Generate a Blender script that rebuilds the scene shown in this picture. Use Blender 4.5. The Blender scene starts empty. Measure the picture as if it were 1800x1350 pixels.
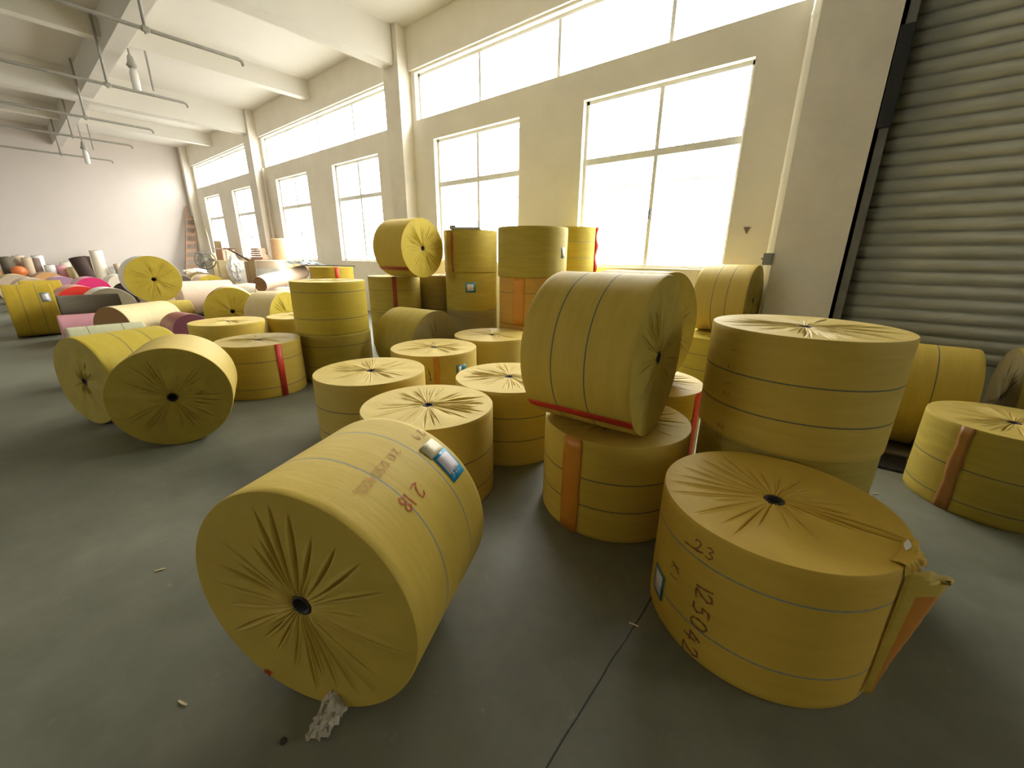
import bpy, math, random
import numpy as np
from mathutils import Vector, Matrix

# ------------------------------------------------------------------ camera
SC = bpy.context.scene
COL = SC.collection
H_CAM = 1.6
yaw, pitch, roll = 0.683855505, 0.306849414, -0.00899429508
cy_, sy_ = math.cos(yaw), math.sin(yaw)
cp_, sp_ = math.cos(pitch), math.sin(pitch)
cr_, sr_ = math.cos(roll), math.sin(roll)
f_ = Vector((-sy_ * cp_, cy_ * cp_, -sp_))
r_ = Vector((cy_, sy_, 0))
d_ = f_.cross(r_)
right = r_ * cr_ + d_ * sr_
down = -r_ * sr_ + d_ * cr_
cam_data = bpy.data.cameras.new('camera')
cam = bpy.data.objects.new('camera', cam_data)
COL.objects.link(cam)
cam_data.sensor_fit = 'HORIZONTAL'
cam_data.sensor_width = 36.0
cam_data.lens = 708.176 / 1800 * 36.0
cam_data.clip_start = 0.05
cam_data.clip_end = 200
m = Matrix.Identity(4)
for i, v in enumerate((right, -down, -f_)):
    for j in range(3):
        m[j][i] = v[j]
m[0][3], m[1][3], m[2][3] = 0, 0, H_CAM
cam.matrix_world = m
SC.camera = cam

# ------------------------------------------------------------------ light and exposure
SC.view_settings.view_transform = 'Standard'
SC.view_settings.look = 'None'
SC.view_settings.gamma = 1.0
SC.view_settings.use_curve_mapping = False
SC.view_settings.exposure = 0.08
SC.cycles.max_bounces = 10
SC.cycles.diffuse_bounces = 7
SC.cycles.glossy_bounces = 3
SC.cycles.transmission_bounces = 4
SC.cycles.transparent_max_bounces = 12
SC.cycles.sample_clamp_indirect = 8.0
SC.cycles.use_denoising = True
world = bpy.data.worlds.new('overcast_sky')
SC.world = world
world.use_nodes = True
wbg = world.node_tree.nodes['Background']
# overcast daylight: bright sky dome, dimmer paved yard below the horizon
wt = world.node_tree
wtc = wt.nodes.new('ShaderNodeTexCoord')
wsx = wt.nodes.new('ShaderNodeSeparateXYZ')
wt.links.new(wtc.outputs['Generated'], wsx.inputs[0])
wmr = wt.nodes.new('ShaderNodeMapRange')
wmr.inputs['From Min'].default_value = -0.12
wmr.inputs['From Max'].default_value = 0.35
wmr.inputs['To Min'].default_value = 7.0
wmr.inputs['To Max'].default_value = 30.0
wt.links.new(wsx.outputs['Z'], wmr.inputs['Value'])
wt.links.new(wmr.outputs['Result'], wbg.inputs['Strength'])
wbg.inputs['Color'].default_value = (1.0, 0.985, 0.95, 1)
PORTALS = []   # filled below from the window openings (xmin, xmax, zmin, zmax)

WALL_Y = 6.8          # inner face of the window wall
GLASS_Y = 6.95
CEIL = 6.3
BACK_X = -25.6
NEAR_X = 26.0
LEFT_Y = -15.0
CLER = [(-24.95, -17.8, 4.54, 5.46), (-16.95, -9.2, 4.54, 5.46), (-8.42, -1.05, 4.54, 5.46), (8.2, 15.4, 4.54, 5.46)]  # last opening is added out of view to light the right-hand rolls
WINS = [(-24.25, -22.2, 1.43, 4.1), (-20.65, -18.62, 1.43, 4.1), (-16.3, -13.99, 1.43, 4.09),
        (-12.4, -10.05, 1.43, 4.09), (-7.87, -5.42, 1.43, 4.09), (-4.05, -1.53, 1.43, 4.09), (8.8, 11.3, 1.43, 4.09), (12.6, 15.1, 1.43, 4.09)]  # last two are unseen windows, added for light from the right


def portal(x0, x1, z0, z1, y, flip=False):
    l = bpy.data.lights.new('daylight_opening', 'AREA')
    l.shape = 'RECTANGLE'
    l.size, l.size_y = x1 - x0, z1 - z0
    l.cycles.is_portal = True
    o = bpy.data.objects.new('daylight_opening', l)
    COL.objects.link(o)
    o.location = ((x0 + x1) / 2, y, (z0 + z1) / 2)
    o.rotation_euler = (math.radians(-90 if not flip else 90), 0, 0)


for w in CLER + WINS:
    portal(w[0], w[1], w[2], w[3], GLASS_Y + 0.1)
# unseen window added high in the opposite wall as fill light from behind-left
OPP_FILL = [(-16.6, -9.4, 4.3, 5.4)]
for w in OPP_FILL:
    portal(w[0], w[1], w[2], w[3], LEFT_Y - 0.1, True)

# ------------------------------------------------------------------ helpers
RNG = random.Random(7)


def nrm(t, c):
    return t.nodes.new(c)


def mat(name, color, rough=0.6, noise=0.0, scale=8.0, bump=0.0, bscale=60.0, metal=0.0,
        color2=None, stretch=(1, 1, 1), spec=0.5, sheen=0.0, coat=0.0):
    """procedural painted / paper / cloth surface: noise-mixed colour with a fine bump"""
    M = bpy.data.materials.new(name)
    M.use_nodes = True
    t = M.node_tree
    b = t.nodes['Principled BSDF']
    b.inputs['Roughness'].default_value = rough
    b.inputs['Metallic'].default_value = metal
    b.inputs['Specular IOR Level'].default_value = spec
    b.inputs['Coat Weight'].default_value = coat
    b.inputs['Sheen Weight'].default_value = sheen
    c = (*color, 1)
    tc = nrm(t, 'ShaderNodeTexCoord')
    mp = nrm(t, 'ShaderNodeMapping')
    mp.inputs['Scale'].default_value = stretch
    t.links.new(tc.outputs['Object'], mp.inputs['Vector'])
    if noise > 0 or color2:
        n = nrm(t, 'ShaderNodeTexNoise')
        n.inputs['Scale'].default_value = scale
        n.inputs['Detail'].default_value = 5
        n.inputs['Roughness'].default_value = 0.6
        t.links.new(mp.outputs[0], n.inputs['Vector'])
        rp = nrm(t, 'ShaderNodeValToRGB')
        rp.color_ramp.elements[0].position = 0.3
        rp.color_ramp.elements[1].position = 0.7
        if color2:
            rp.color_ramp.elements[0].color = (*color2, 1)
        else:
            rp.color_ramp.elements[0].color = tuple(x * (1 - noise) for x in color) + (1,)
        rp.color_ramp.elements[1].color = c
        t.links.new(n.outputs['Fac'], rp.inputs['Fac'])
        t.links.new(rp.outputs['Color'], b.inputs['Base Color'])
    else:
        b.inputs['Base Color'].default_value = c
    if bump > 0:
        n2 = nrm(t, 'ShaderNodeTexNoise')
        n2.inputs['Scale'].default_value = bscale
        n2.inputs['Detail'].default_value = 4
        t.links.new(mp.outputs[0], n2.inputs['Vector'])
        bp = nrm(t, 'ShaderNodeBump')
        bp.inputs['Strength'].default_value = bump
        bp.inputs['Distance'].default_value = 0.01
        t.links.new(n2.outputs['Fac'], bp.inputs['Height'])
        t.links.new(bp.outputs['Normal'], b.inputs['Normal'])
    return M


def new_obj(name, mesh, parent=None, M=None, loc=None):
    o = bpy.data.objects.new(name, mesh)
    COL.objects.link(o)
    if parent:
        o.parent = parent
    if M is not None and not mesh.materials:
        for x in (M if isinstance(M, (list, tuple)) else [M]):
            mesh.materials.append(x)
    if loc is not None:
        o.location = loc
    return o


def empty(name, loc=(0, 0, 0)):
    o = bpy.data.objects.new(name, None)
    o.empty_display_size = 0.1
    COL.objects.link(o)
    o.location = loc
    return o


def tag(o, label, cat, group=None, kind=None):
    o['label'] = label
    o['category'] = cat
    if group:
        o['group'] = group
    if kind:
        o['kind'] = kind
    return o


def struct(o):
    o['kind'] = 'structure'
    return o


def mesh_from(name, v, f, smooth=False, mats=None, mi=None):
    me = bpy.data.meshes.new(name)
    me.from_pydata([tuple(map(float, p)) for p in v], [], [tuple(int(i) for i in q) for q in f])
    me.update()
    if smooth:
        me.polygons.foreach_set('use_smooth', [True] * len(me.polygons))
    if mats:
        for x in mats:
            me.materials.append(x)
    if mi is not None:
        me.polygons.foreach_set('material_index', list(mi))
    return me


class MB:
    """collects simple solids into one mesh"""
    def __init__(s):
        s.v, s.f = [], []

    def box(s, a, b, rot=None, org=(0, 0, 0)):
        n = len(s.v)
        for x in (a[0], b[0]):
            for y in (a[1], b[1]):
                for z in (a[2], b[2]):
                    p = Vector((x, y, z))
                    if rot is not None:
                        p = rot @ (p - Vector(org)) + Vector(org)
                    s.v.append(tuple(p))
        for q in ((0, 1, 3, 2), (4, 6, 7, 5), (0, 4, 5, 1), (2, 3, 7, 6), (0, 2, 6, 4), (1, 5, 7, 3)):
            s.f.append(tuple(n + i for i in q))
        return s

    def tube(s, pts, r, seg=12, cap=True):
        pts = [Vector(p) for p in pts]
        rs = r if isinstance(r, (list, tuple)) else [r] * len(pts)
        n0 = len(s.v)
        prev = None
        for i, p in enumerate(pts):
            if i == 0:
                t = pts[1] - pts[0]
            elif i == len(pts) - 1:
                t = pts[-1] - pts[-2]
            else:
                t = pts[i + 1] - pts[i - 1]
            t.normalize()
            if prev is None:
                u = t.orthogonal().normalized()
            else:
                u = (prev - t * prev.dot(t)).normalized()
            prev = u
            w = t.cross(u)
            for k in range(seg):
                a = 2 * math.pi * k / seg
                s.v.append(tuple(p + (u * math.cos(a) + w * math.sin(a)) * rs[i]))
        for i in range(len(pts) - 1):
            for k in range(seg):
                a = n0 + i * seg + k
                b = n0 + i * seg + (k + 1) % seg
                s.f.append((a, b, b + seg, a + seg))
        if cap:
            s.f.append(tuple(n0 + k for k in reversed(range(seg))))
            s.f.append(tuple(n0 + (len(pts) - 1) * seg + k for k in range(seg)))
        return s

    def lathe(s, prof, c=(0, 0, 0), seg=24, cap=True):
        n0 = len(s.v)
        for (r, z) in prof:
            for k in range(seg):
                a = 2 * math.pi * k / seg
                s.v.append((c[0] + r * math.cos(a), c[1] + r * math.sin(a), c[2] + z))
        for i in range(len(prof) - 1):
            for k in range(seg):
                a = n0 + i * seg + k
                b = n0 + i * seg + (k + 1) % seg
                s.f.append((a, b, b + seg, a + seg))
        if cap:
            s.f.append(tuple(n0 + k for k in reversed(range(seg))))
            s.f.append(tuple(n0 + (len(prof) - 1) * seg + k for k in range(seg)))
        return s

    def build(s, name, M, parent=None, smooth=False, bevel=0.0):
        me = mesh_from(name, s.v, s.f, smooth)
        o = new_obj(name, me, parent, M)
        if bevel:
            b = o.modifiers.new('bevel', 'BEVEL')
            b.width = bevel
            b.segments = 2
            b.limit_method = 'ANGLE'
        return o


# ------------------------------------------------------------------ materials
def wall_material(name, c, dirt=0.25):
    M = mat(name, c, 0.85, bump=0.12, bscale=30, spec=0.2)
    t = M.node_tree
    b = t.nodes['Principled BSDF']
    tc = nrm(t, 'ShaderNodeTexCoord')
    n = nrm(t, 'ShaderNodeTexNoise')
    n.inputs['Scale'].default_value = 0.9
    n.inputs['Detail'].default_value = 8
    n.inputs['Roughness'].default_value = 0.65
    t.links.new(tc.outputs['Object'], n.inputs['Vector'])
    r = nrm(t, 'ShaderNodeValToRGB')
    r.color_ramp.elements[0].position = 0.28
    r.color_ramp.elements[1].position = 0.62
    r.color_ramp.elements[0].color = tuple(x * (1 - dirt * 0.4) for x in c) + (1,)
    r.color_ramp.elements[1].color = (*c, 1)
    t.links.new(n.outputs['Fac'], r.inputs['Fac'])
    # scuffs: small sparse dark flecks
    v = nrm(t, 'ShaderNodeTexNoise')
    v.inputs['Scale'].default_value = 5.5
    v.inputs['Detail'].default_value = 9
    v.inputs['Roughness'].default_value = 0.75
    t.links.new(tc.outputs['Object'], v.inputs['Vector'])
    r2 = nrm(t, 'ShaderNodeValToRGB')
    r2.color_ramp.elements[0].position = 0.735
    r2.color_ramp.elements[1].position = 0.76
    t.links.new(v.outputs['Fac'], r2.inputs['Fac'])
    mx = nrm(t, 'ShaderNodeMix')
    mx.data_type = 'RGBA'
    t.links.new(r2.outputs['Color'], mx.inputs['Factor'])
    t.links.new(r.outputs['Color'], mx.inputs['A'])
    mx.inputs['B'].default_value = tuple(x * 0.45 for x in c) + (1,)
    t.links.new(mx.outputs['Result'], b.inputs['Base Color'])
    return M


PLASTER = wall_material('off_white_plaster', (0.86, 0.815, 0.71))
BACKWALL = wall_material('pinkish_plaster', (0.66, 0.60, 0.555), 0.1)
COLUMN = wall_material('pillar_plaster', (0.84, 0.79, 0.70), 0.5)
CEILM = wall_material('ceiling_paint', (0.74, 0.71, 0.645), 0.08)
GIRDERM = wall_material('girder_paint', (0.70, 0.67, 0.61), 0.2)
FRAMEM = mat('window_frame_paint', (0.84, 0.84, 0.78), 0.5, noise=0.1)  # kept pale so the paint carries the bloom of the bright panes
SILLM = mat('window_reveal_paint', (0.83, 0.80, 0.72), 0.8, noise=0.08, scale=3)
BARM = mat('bar_paint', (0.85, 0.85, 0.85), 0.5)
PIPEM = mat('grey_pipe', (0.40, 0.38, 0.34), 0.5, noise=0.2)
PVCM = mat('white_pvc', (0.86, 0.84, 0.76), 0.45, noise=0.06, scale=3)
STEEL = mat('galvanised_steel', (0.50, 0.51, 0.44), 0.45, noise=0.35, scale=5, metal=0.25, color2=(0.36, 0.37, 0.32), stretch=(0.4, 1, 2), bump=0.05, bscale=15)
RAILM = mat('dark_steel', (0.20, 0.195, 0.17), 0.5, noise=0.4, scale=4, metal=0.3)
BLACKM = mat('black_plastic', (0.012, 0.012, 0.012), 0.5, noise=0.3)
PLANKM = mat('grey_plank', (0.22, 0.19, 0.15), 0.8, noise=0.4, scale=6, stretch=(0.3, 3, 3))
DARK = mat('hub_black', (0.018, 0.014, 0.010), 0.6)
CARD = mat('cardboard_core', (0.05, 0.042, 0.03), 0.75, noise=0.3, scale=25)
STRIPE = mat('printed_stripe', (0.16, 0.155, 0.09), 0.7, noise=0.35, scale=70)
STRIPEB = mat('printed_blue_stripe', (0.28, 0.31, 0.22), 0.7, noise=0.3, scale=70)
REDT = mat('red_tape', (0.62, 0.035, 0.02), 0.35, noise=0.12, scale=12)
ORT = mat('orange_tape', (0.60, 0.24, 0.02), 0.4, noise=0.15, scale=9)
INK = mat('red_marker', (0.55, 0.075, 0.006), 0.6, noise=0.25, scale=60)
INKF = mat('faded_red_marker', (0.60, 0.25, 0.06), 0.65, noise=0.25, scale=60)
INKB = mat('dark_marker', (0.06, 0.045, 0.02), 0.6)
INKR = mat('brown_marker', (0.24, 0.09, 0.03), 0.6)
BLUE = mat('blue_label', (0.0, 0.27, 0.52), 0.35, noise=0.1)
TEAL = mat('teal_label', (0.02, 0.20, 0.24), 0.4, noise=0.1)
PAPER = mat('label_paper', (0.72, 0.66, 0.68), 0.6, noise=0.12, scale=90, color2=(0.60, 0.56, 0.58))
CLEAR = mat('clear_tape', (0.68, 0.60, 0.36), 0.45, noise=0.12, scale=30)


def kraft(name, c, c2=None, rough=0.62):
    """woven kraft wrapping with stretch marks running round the roll"""
    M = bpy.data.materials.new(name)
    M.use_nodes = True
    t = M.node_tree
    b = t.nodes['Principled BSDF']
    b.inputs['Roughness'].default_value = rough
    b.inputs['Specular IOR Level'].default_value = 0.25
    tc = nrm(t, 'ShaderNodeTexCoord')
    mp = nrm(t, 'ShaderNodeMapping')
    mp.inputs['Scale'].default_value = (1.2, 1.2, 9)
    t.links.new(tc.outputs['Object'], mp.inputs['Vector'])
    n = nrm(t, 'ShaderNodeTexNoise')
    n.inputs['Scale'].default_value = 2.2
    n.inputs['Detail'].default_value = 6
    n.inputs['Roughness'].default_value = 0.65
    t.links.new(mp.outputs[0], n.inputs['Vector'])
    r = nrm(t, 'ShaderNodeValToRGB')
    r.color_ramp.elements[0].position = 0.3
    r.color_ramp.elements[1].position = 0.7
    r.color_ramp.elements[0].color = (*(c2 or tuple(x * 0.82 for x in c)), 1)
    r.color_ramp.elements[1].color = (*c, 1)
    t.links.new(n.outputs['Fac'], r.inputs['Fac'])
    t.links.new(r.outputs['Color'], b.inputs['Base Color'])
    m2 = nrm(t, 'ShaderNodeMapping')
    m2.inputs['Scale'].default_value = (1, 1, 5)
    t.links.new(tc.outputs['Object'], m2.inputs['Vector'])
    n2 = nrm(t, 'ShaderNodeTexNoise')
    n2.inputs['Scale'].default_value = 7
    n2.inputs['Detail'].default_value = 5
    t.links.new(m2.outputs[0], n2.inputs['Vector'])
    n3 = nrm(t, 'ShaderNodeTexNoise')
    n3.inputs['Scale'].default_value = 260
    t.links.new(tc.outputs['Object'], n3.inputs['Vector'])
    ad = nrm(t, 'ShaderNodeMath')
    ad.operation = 'MULTIPLY_ADD'
    t.links.new(n3.outputs['Fac'], ad.inputs[0])
    ad.inputs[1].default_value = 0.18
    t.links.new(n2.outputs['Fac'], ad.inputs[2])
    bp = nrm(t, 'ShaderNodeBump')
    bp.inputs['Strength'].default_value = 0.22
    bp.inputs['Distance'].default_value = 0.006
    t.links.new(ad.outputs[0], bp.inputs['Height'])
    t.links.new(bp.outputs['Normal'], b.inputs['Normal'])
    return M


K = dict(
    tan=kraft('kraft_tan', (0.60, 0.435, 0.082), (0.52, 0.37, 0.06)),
    sand=kraft('kraft_sand', (0.58, 0.435, 0.112), (0.52, 0.38, 0.085)),
    yellow=kraft('kraft_yellow', (0.55, 0.43, 0.055), (0.48, 0.36, 0.04)),
    mustard=kraft('kraft_mustard', (0.55, 0.36, 0.03), (0.42, 0.31, 0.03)),
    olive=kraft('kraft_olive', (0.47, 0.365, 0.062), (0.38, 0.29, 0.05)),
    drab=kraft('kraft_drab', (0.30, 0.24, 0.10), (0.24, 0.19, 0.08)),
    orange=kraft('kraft_orange', (0.60, 0.33, 0.06), (0.52, 0.30, 0.07)),
    amber=kraft('kraft_amber', (0.62, 0.42, 0.062), (0.56, 0.36, 0.05)),
    cream=kraft('kraft_cream', (0.70, 0.58, 0.33), (0.63, 0.50, 0.26)),
    pale=kraft('pale_film', (0.55, 0.54, 0.34), (0.47, 0.47, 0.30)),
)
SHEET = dict(
    red=mat('red_paper', (0.72, 0.03, 0.015), 0.7, noise=0.08), salmon=mat('salmon_film', (0.70, 0.36, 0.27), 0.5, noise=0.1),
    magenta=mat('magenta_paper', (0.72, 0.02, 0.16), 0.7, noise=0.06), pink=mat('pink_film', (0.75, 0.36, 0.42), 0.45, noise=0.15),
    lilac=mat('lilac_paper', (0.42, 0.24, 0.35), 0.7, noise=0.06), lilac2=mat('lilac_film', (0.68, 0.45, 0.52), 0.5, noise=0.1),
    apricot=mat('apricot_paper', (0.66, 0.34, 0.13), 0.7, noise=0.08), beige=mat('beige_paper', (0.58, 0.46, 0.32), 0.75, noise=0.1),
    cream=mat('cream_paper', (0.78, 0.66, 0.50), 0.7, noise=0.06), grey=mat('taupe_grey_paper', (0.25, 0.21, 0.135), 0.8, noise=0.1),
    white=mat('white_film', (0.80, 0.80, 0.76), 0.4, noise=0.05), felt=mat('grey_felt', (0.19, 0.165, 0.12), 0.9, noise=0.2, scale=30),
    purple=mat('plum_paper', (0.12, 0.02, 0.035), 0.7, noise=0.08), mauve=mat('mauve_film', (0.34, 0.11, 0.11), 0.4, noise=0.15),
    brown=mat('brown_paper', (0.33, 0.17, 0.05), 0.75, noise=0.1), maroon=mat('maroon_paper', (0.22, 0.06, 0.025), 0.7, noise=0.1),
    blush=mat('blush_paper', (0.76, 0.58, 0.44), 0.7, noise=0.08), darkbrown=mat('dark_brown_cloth', (0.055, 0.03, 0.022), 0.85, noise=0.25, scale=20),
    ivory=mat('ivory_paper', (0.82, 0.75, 0.62), 0.65, noise=0.05), slate=mat('slate_film', (0.25, 0.29, 0.29), 0.45, noise=0.1),
    peach=mat('peach_film', (0.78, 0.52, 0.30), 0.28, noise=0.12, bump=0.5, bscale=9, coat=0.4),
    board=mat('cardboard_sheet', (0.46, 0.33, 0.17), 0.8, noise=0.12, scale=4), board2=mat('pink_brown_cardboard', (0.50, 0.29, 0.18), 0.8, noise=0.12),
    foam=mat('pale_yellow_board', (0.76, 0.63, 0.36), 0.8, noise=0.08, scale=3), orange=mat('orange_film', (0.80, 0.22, 0.06), 0.4, noise=0.1),
    taupe=mat('taupe_cloth', (0.22, 0.15, 0.12), 0.8, noise=0.1), wood=mat('ladder_wood', (0.36, 0.22, 0.14), 0.75, noise=0.25, scale=14),
)


def film_material():
    M = bpy.data.materials.new('crumpled_clear_film')
    M.use_nodes = True
    t = M.node_tree
    b = t.nodes['Principled BSDF']
    b.inputs['Base Color'].default_value = (0.62, 0.56, 0.44, 1)
    b.inputs['Roughness'].default_value = 0.25
    tr = nrm(t, 'ShaderNodeBsdfTransparent')
    mx = nrm(t, 'ShaderNodeMixShader')
    mx.inputs[0].default_value = 0.62
    t.links.new(tr.outputs[0], mx.inputs[1])
    t.links.new(b.outputs[0], mx.inputs[2])
    t.links.new(mx.outputs[0], t.nodes['Material Output'].inputs['Surface'])
    return M


FILM = film_material()


def glass_material():
    M = bpy.data.materials.new('window_glass')
    M.use_nodes = True
    t = M.node_tree
    t.nodes.remove(t.nodes['Principled BSDF'])
    tr = nrm(t, 'ShaderNodeBsdfTransparent')
    tr.inputs['Color'].default_value = (0.97, 0.98, 0.97, 1)
    gl = nrm(t, 'ShaderNodeBsdfGlossy')
    gl.inputs['Roughness'].default_value = 0.03
    mx = nrm(t, 'ShaderNodeMixShader')
    mx.inputs[0].default_value = 0.05
    t.links.new(tr.outputs[0], mx.inputs[1])
    t.links.new(gl.outputs[0], mx.inputs[2])
    t.links.new(mx.outputs[0], t.nodes['Material Output'].inputs['Surface'])
    return M


GLASS = glass_material()


def floor_material():
    M = bpy.data.materials.new('green_grey_concrete')
    M.use_nodes = True
    t = M.node_tree
    b = t.nodes['Principled BSDF']
    b.inputs['Specular IOR Level'].default_value = 0.45
    tc = nrm(t, 'ShaderNodeTexCoord')
    n = nrm(t, 'ShaderNodeTexNoise')
    n.inputs['Scale'].default_value = 0.8
    n.inputs['Detail'].default_value = 9
    n.inputs['Roughness'].default_value = 0.68
    t.links.new(tc.outputs['Object'], n.inputs['Vector'])
    r = nrm(t, 'ShaderNodeValToRGB')
    r.color_ramp.elements[0].position = 0.32
    r.color_ramp.elements[1].position = 0.68
    r.color_ramp.elements[0].color = (0.095, 0.100, 0.068, 1)
    r.color_ramp.elements[1].color = (0.215, 0.212, 0.160, 1)
    t.links.new(n.outputs['Fac'], r.inputs['Fac'])
    # saw-cut joint running towards the window wall, a little wandering
    sp = nrm(t, 'ShaderNodeSeparateXYZ')
    t.links.new(tc.outputs['Object'], sp.inputs[0])
    n4 = nrm(t, 'ShaderNodeTexNoise')
    n4.inputs['Scale'].default_value = 3
    t.links.new(tc.outputs['Object'], n4.inputs['Vector'])
    a0 = nrm(t, 'ShaderNodeMath'); a0.operation = 'MULTIPLY_ADD'
    t.links.new(n4.outputs['Fac'], a0.inputs[0]); a0.inputs[1].default_value = 0.03
    t.links.new(sp.outputs['X'], a0.inputs[2])
    a1 = nrm(t, 'ShaderNodeMath'); a1.operation = 'ADD'
    t.links.new(a0.outputs[0], a1.inputs[0]); a1.inputs[1].default_value = 0.443
    a15 = nrm(t, 'ShaderNodeMath'); a15.operation = 'PINGPONG'
    t.links.new(a1.outputs[0], a15.inputs[0]); a15.inputs[1].default_value = 4.3
    a3 = nrm(t, 'ShaderNodeMath'); a3.operation = 'LESS_THAN'
    t.links.new(a15.outputs[0], a3.inputs[0]); a3.inputs[1].default_value = 0.0035
    mx = nrm(t, 'ShaderNodeMix'); mx.data_type = 'RGBA'
    t.links.new(a3.outputs[0], mx.inputs['Factor'])
    t.links.new(r.outputs['Color'], mx.inputs['A'])
    mx.inputs['B'].default_value = (0.02, 0.02, 0.016, 1)
    # pale scuffs and dust specks
    v = nrm(t, 'ShaderNodeTexNoise')
    v.inputs['Scale'].default_value = 9
    v.inputs['Detail'].default_value = 10
    v.inputs['Roughness'].default_value = 0.8
    t.links.new(tc.outputs['Object'], v.inputs['Vector'])
    r3 = nrm(t, 'ShaderNodeValToRGB')
    r3.color_ramp.elements[0].position = 0.60
    r3.color_ramp.elements[1].position = 0.80
    t.links.new(v.outputs['Fac'], r3.inputs['Fac'])
    m2 = nrm(t, 'ShaderNodeMix'); m2.data_type = 'RGBA'
    t.links.new(r3.outputs['Color'], m2.inputs['Factor'])
    t.links.new(mx.outputs['Result'], m2.inputs['A'])
    m2.inputs['B'].default_value = (0.34, 0.32, 0.24, 1)
    t.links.new(m2.outputs['Result'], b.inputs['Base Color'])
    r4 = nrm(t, 'ShaderNodeMapRange')
    t.links.new(n.outputs['Fac'], r4.inputs['Value'])
    r4.inputs['From Min'].default_value = 0.3
    r4.inputs['From Max'].default_value = 0.7
    r4.inputs['To Min'].default_value = 0.42
    r4.inputs['To Max'].default_value = 0.62
    t.links.new(r4.outputs['Result'], b.inputs['Roughness'])
    bp = nrm(t, 'ShaderNodeBump')
    bp.inputs['Strength'].default_value = 0.08
    bp.inputs['Distance'].default_value = 0.01
    t.links.new(v.outputs['Fac'], bp.inputs['Height'])
    t.links.new(bp.outputs['Normal'], b.inputs['Normal'])
    return M


FLOORM = floor_material()

# ------------------------------------------------------------------ room shell
T = 0.30


def panel(name, holes, x0, x1, z0, z1, ya, yb, M):
    """wall slab in the XZ plane with rectangular openings"""
    xs = sorted({x0, x1, *[h[0] for h in holes], *[h[1] for h in holes]})
    zs = sorted({z0, z1, *[h[2] for h in holes], *[h[3] for h in holes]})
    mb = MB()
    for i in range(len(xs) - 1):
        zz = []
        for j in range(len(zs) - 1):
            cx, cz = (xs[i] + xs[i + 1]) / 2, (zs[j] + zs[j + 1]) / 2
            if any(h[0] < cx < h[1] and h[2] < cz < h[3] for h in holes):
                continue
            if zz and abs(zz[-1][1] - zs[j]) < 1e-9:
                zz[-1][1] = zs[j + 1]
            else:
                zz.append([zs[j], zs[j + 1]])
        for a, b in zz:
            mb.box((xs[i], ya, a), (xs[i + 1], yb, b))
    return struct(mb.build(name, M))


struct(MB().box((BACK_X - T, LEFT_Y - T, -0.2), (NEAR_X + T, WALL_Y + T, 0)).build('floor', FLOORM))
struct(MB().box((BACK_X - T, LEFT_Y - T, CEIL), (NEAR_X + T, WALL_Y + T, CEIL + 0.2)).build('ceiling', CEILM))
SHUT = (-0.14, 4.6, 0.0, 4.75)
panel('wall_window_side', CLER + WINS + [SHUT], BACK_X - T, NEAR_X + T, 0, CEIL, WALL_Y, WALL_Y + T, PLASTER)
panel('wall_opposite', OPP_FILL, BACK_X - T, NEAR_X + T, 0, CEIL, LEFT_Y - T, LEFT_Y, PLASTER)
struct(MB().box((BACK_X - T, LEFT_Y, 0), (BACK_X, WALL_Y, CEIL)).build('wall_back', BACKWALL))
struct(MB().box((NEAR_X, LEFT_Y, 0), (NEAR_X + T, WALL_Y, CEIL)).build('wall_near', PLASTER))

PIL = [(-25.5, -25.22), (-17.68, -17.12), (-9.13, -8.57), (-0.87, -0.14)]
n = 0
for a, b in PIL:
    n += 1
    struct(MB().box((a, 6.48, 0), (b, WALL_Y, CEIL)).build('trim_%d' % n, COLUMN))
for xc in (-17.40, -8.89, -0.45):                    # deep transverse beams on the pillars
    n += 1
    struct(MB().box((xc - 0.18, LEFT_Y, 5.58), (xc + 0.18, 6.47, CEIL)).build('trim_%d' % n, CEILM))
for xc in (-21.75, -13.2, -4.7):                     # shallower beams between them
    n += 1
    struct(MB().box((xc - 0.13, LEFT_Y, 5.86), (xc + 0.13, WALL_Y, CEIL)).build('trim_%d' % n, CEILM))
n += 1
struct(MB().box((BACK_X, 2.42, 5.66), (NEAR_X, 2.70, CEIL)).build('trim_%d' % n, GIRDERM))
n += 1   # ring beam over the high windows
struct(MB().box((BACK_X, 6.74, 5.5), (-0.87, WALL_Y, CEIL)).build('trim_%d' % n, PLASTER))


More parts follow.
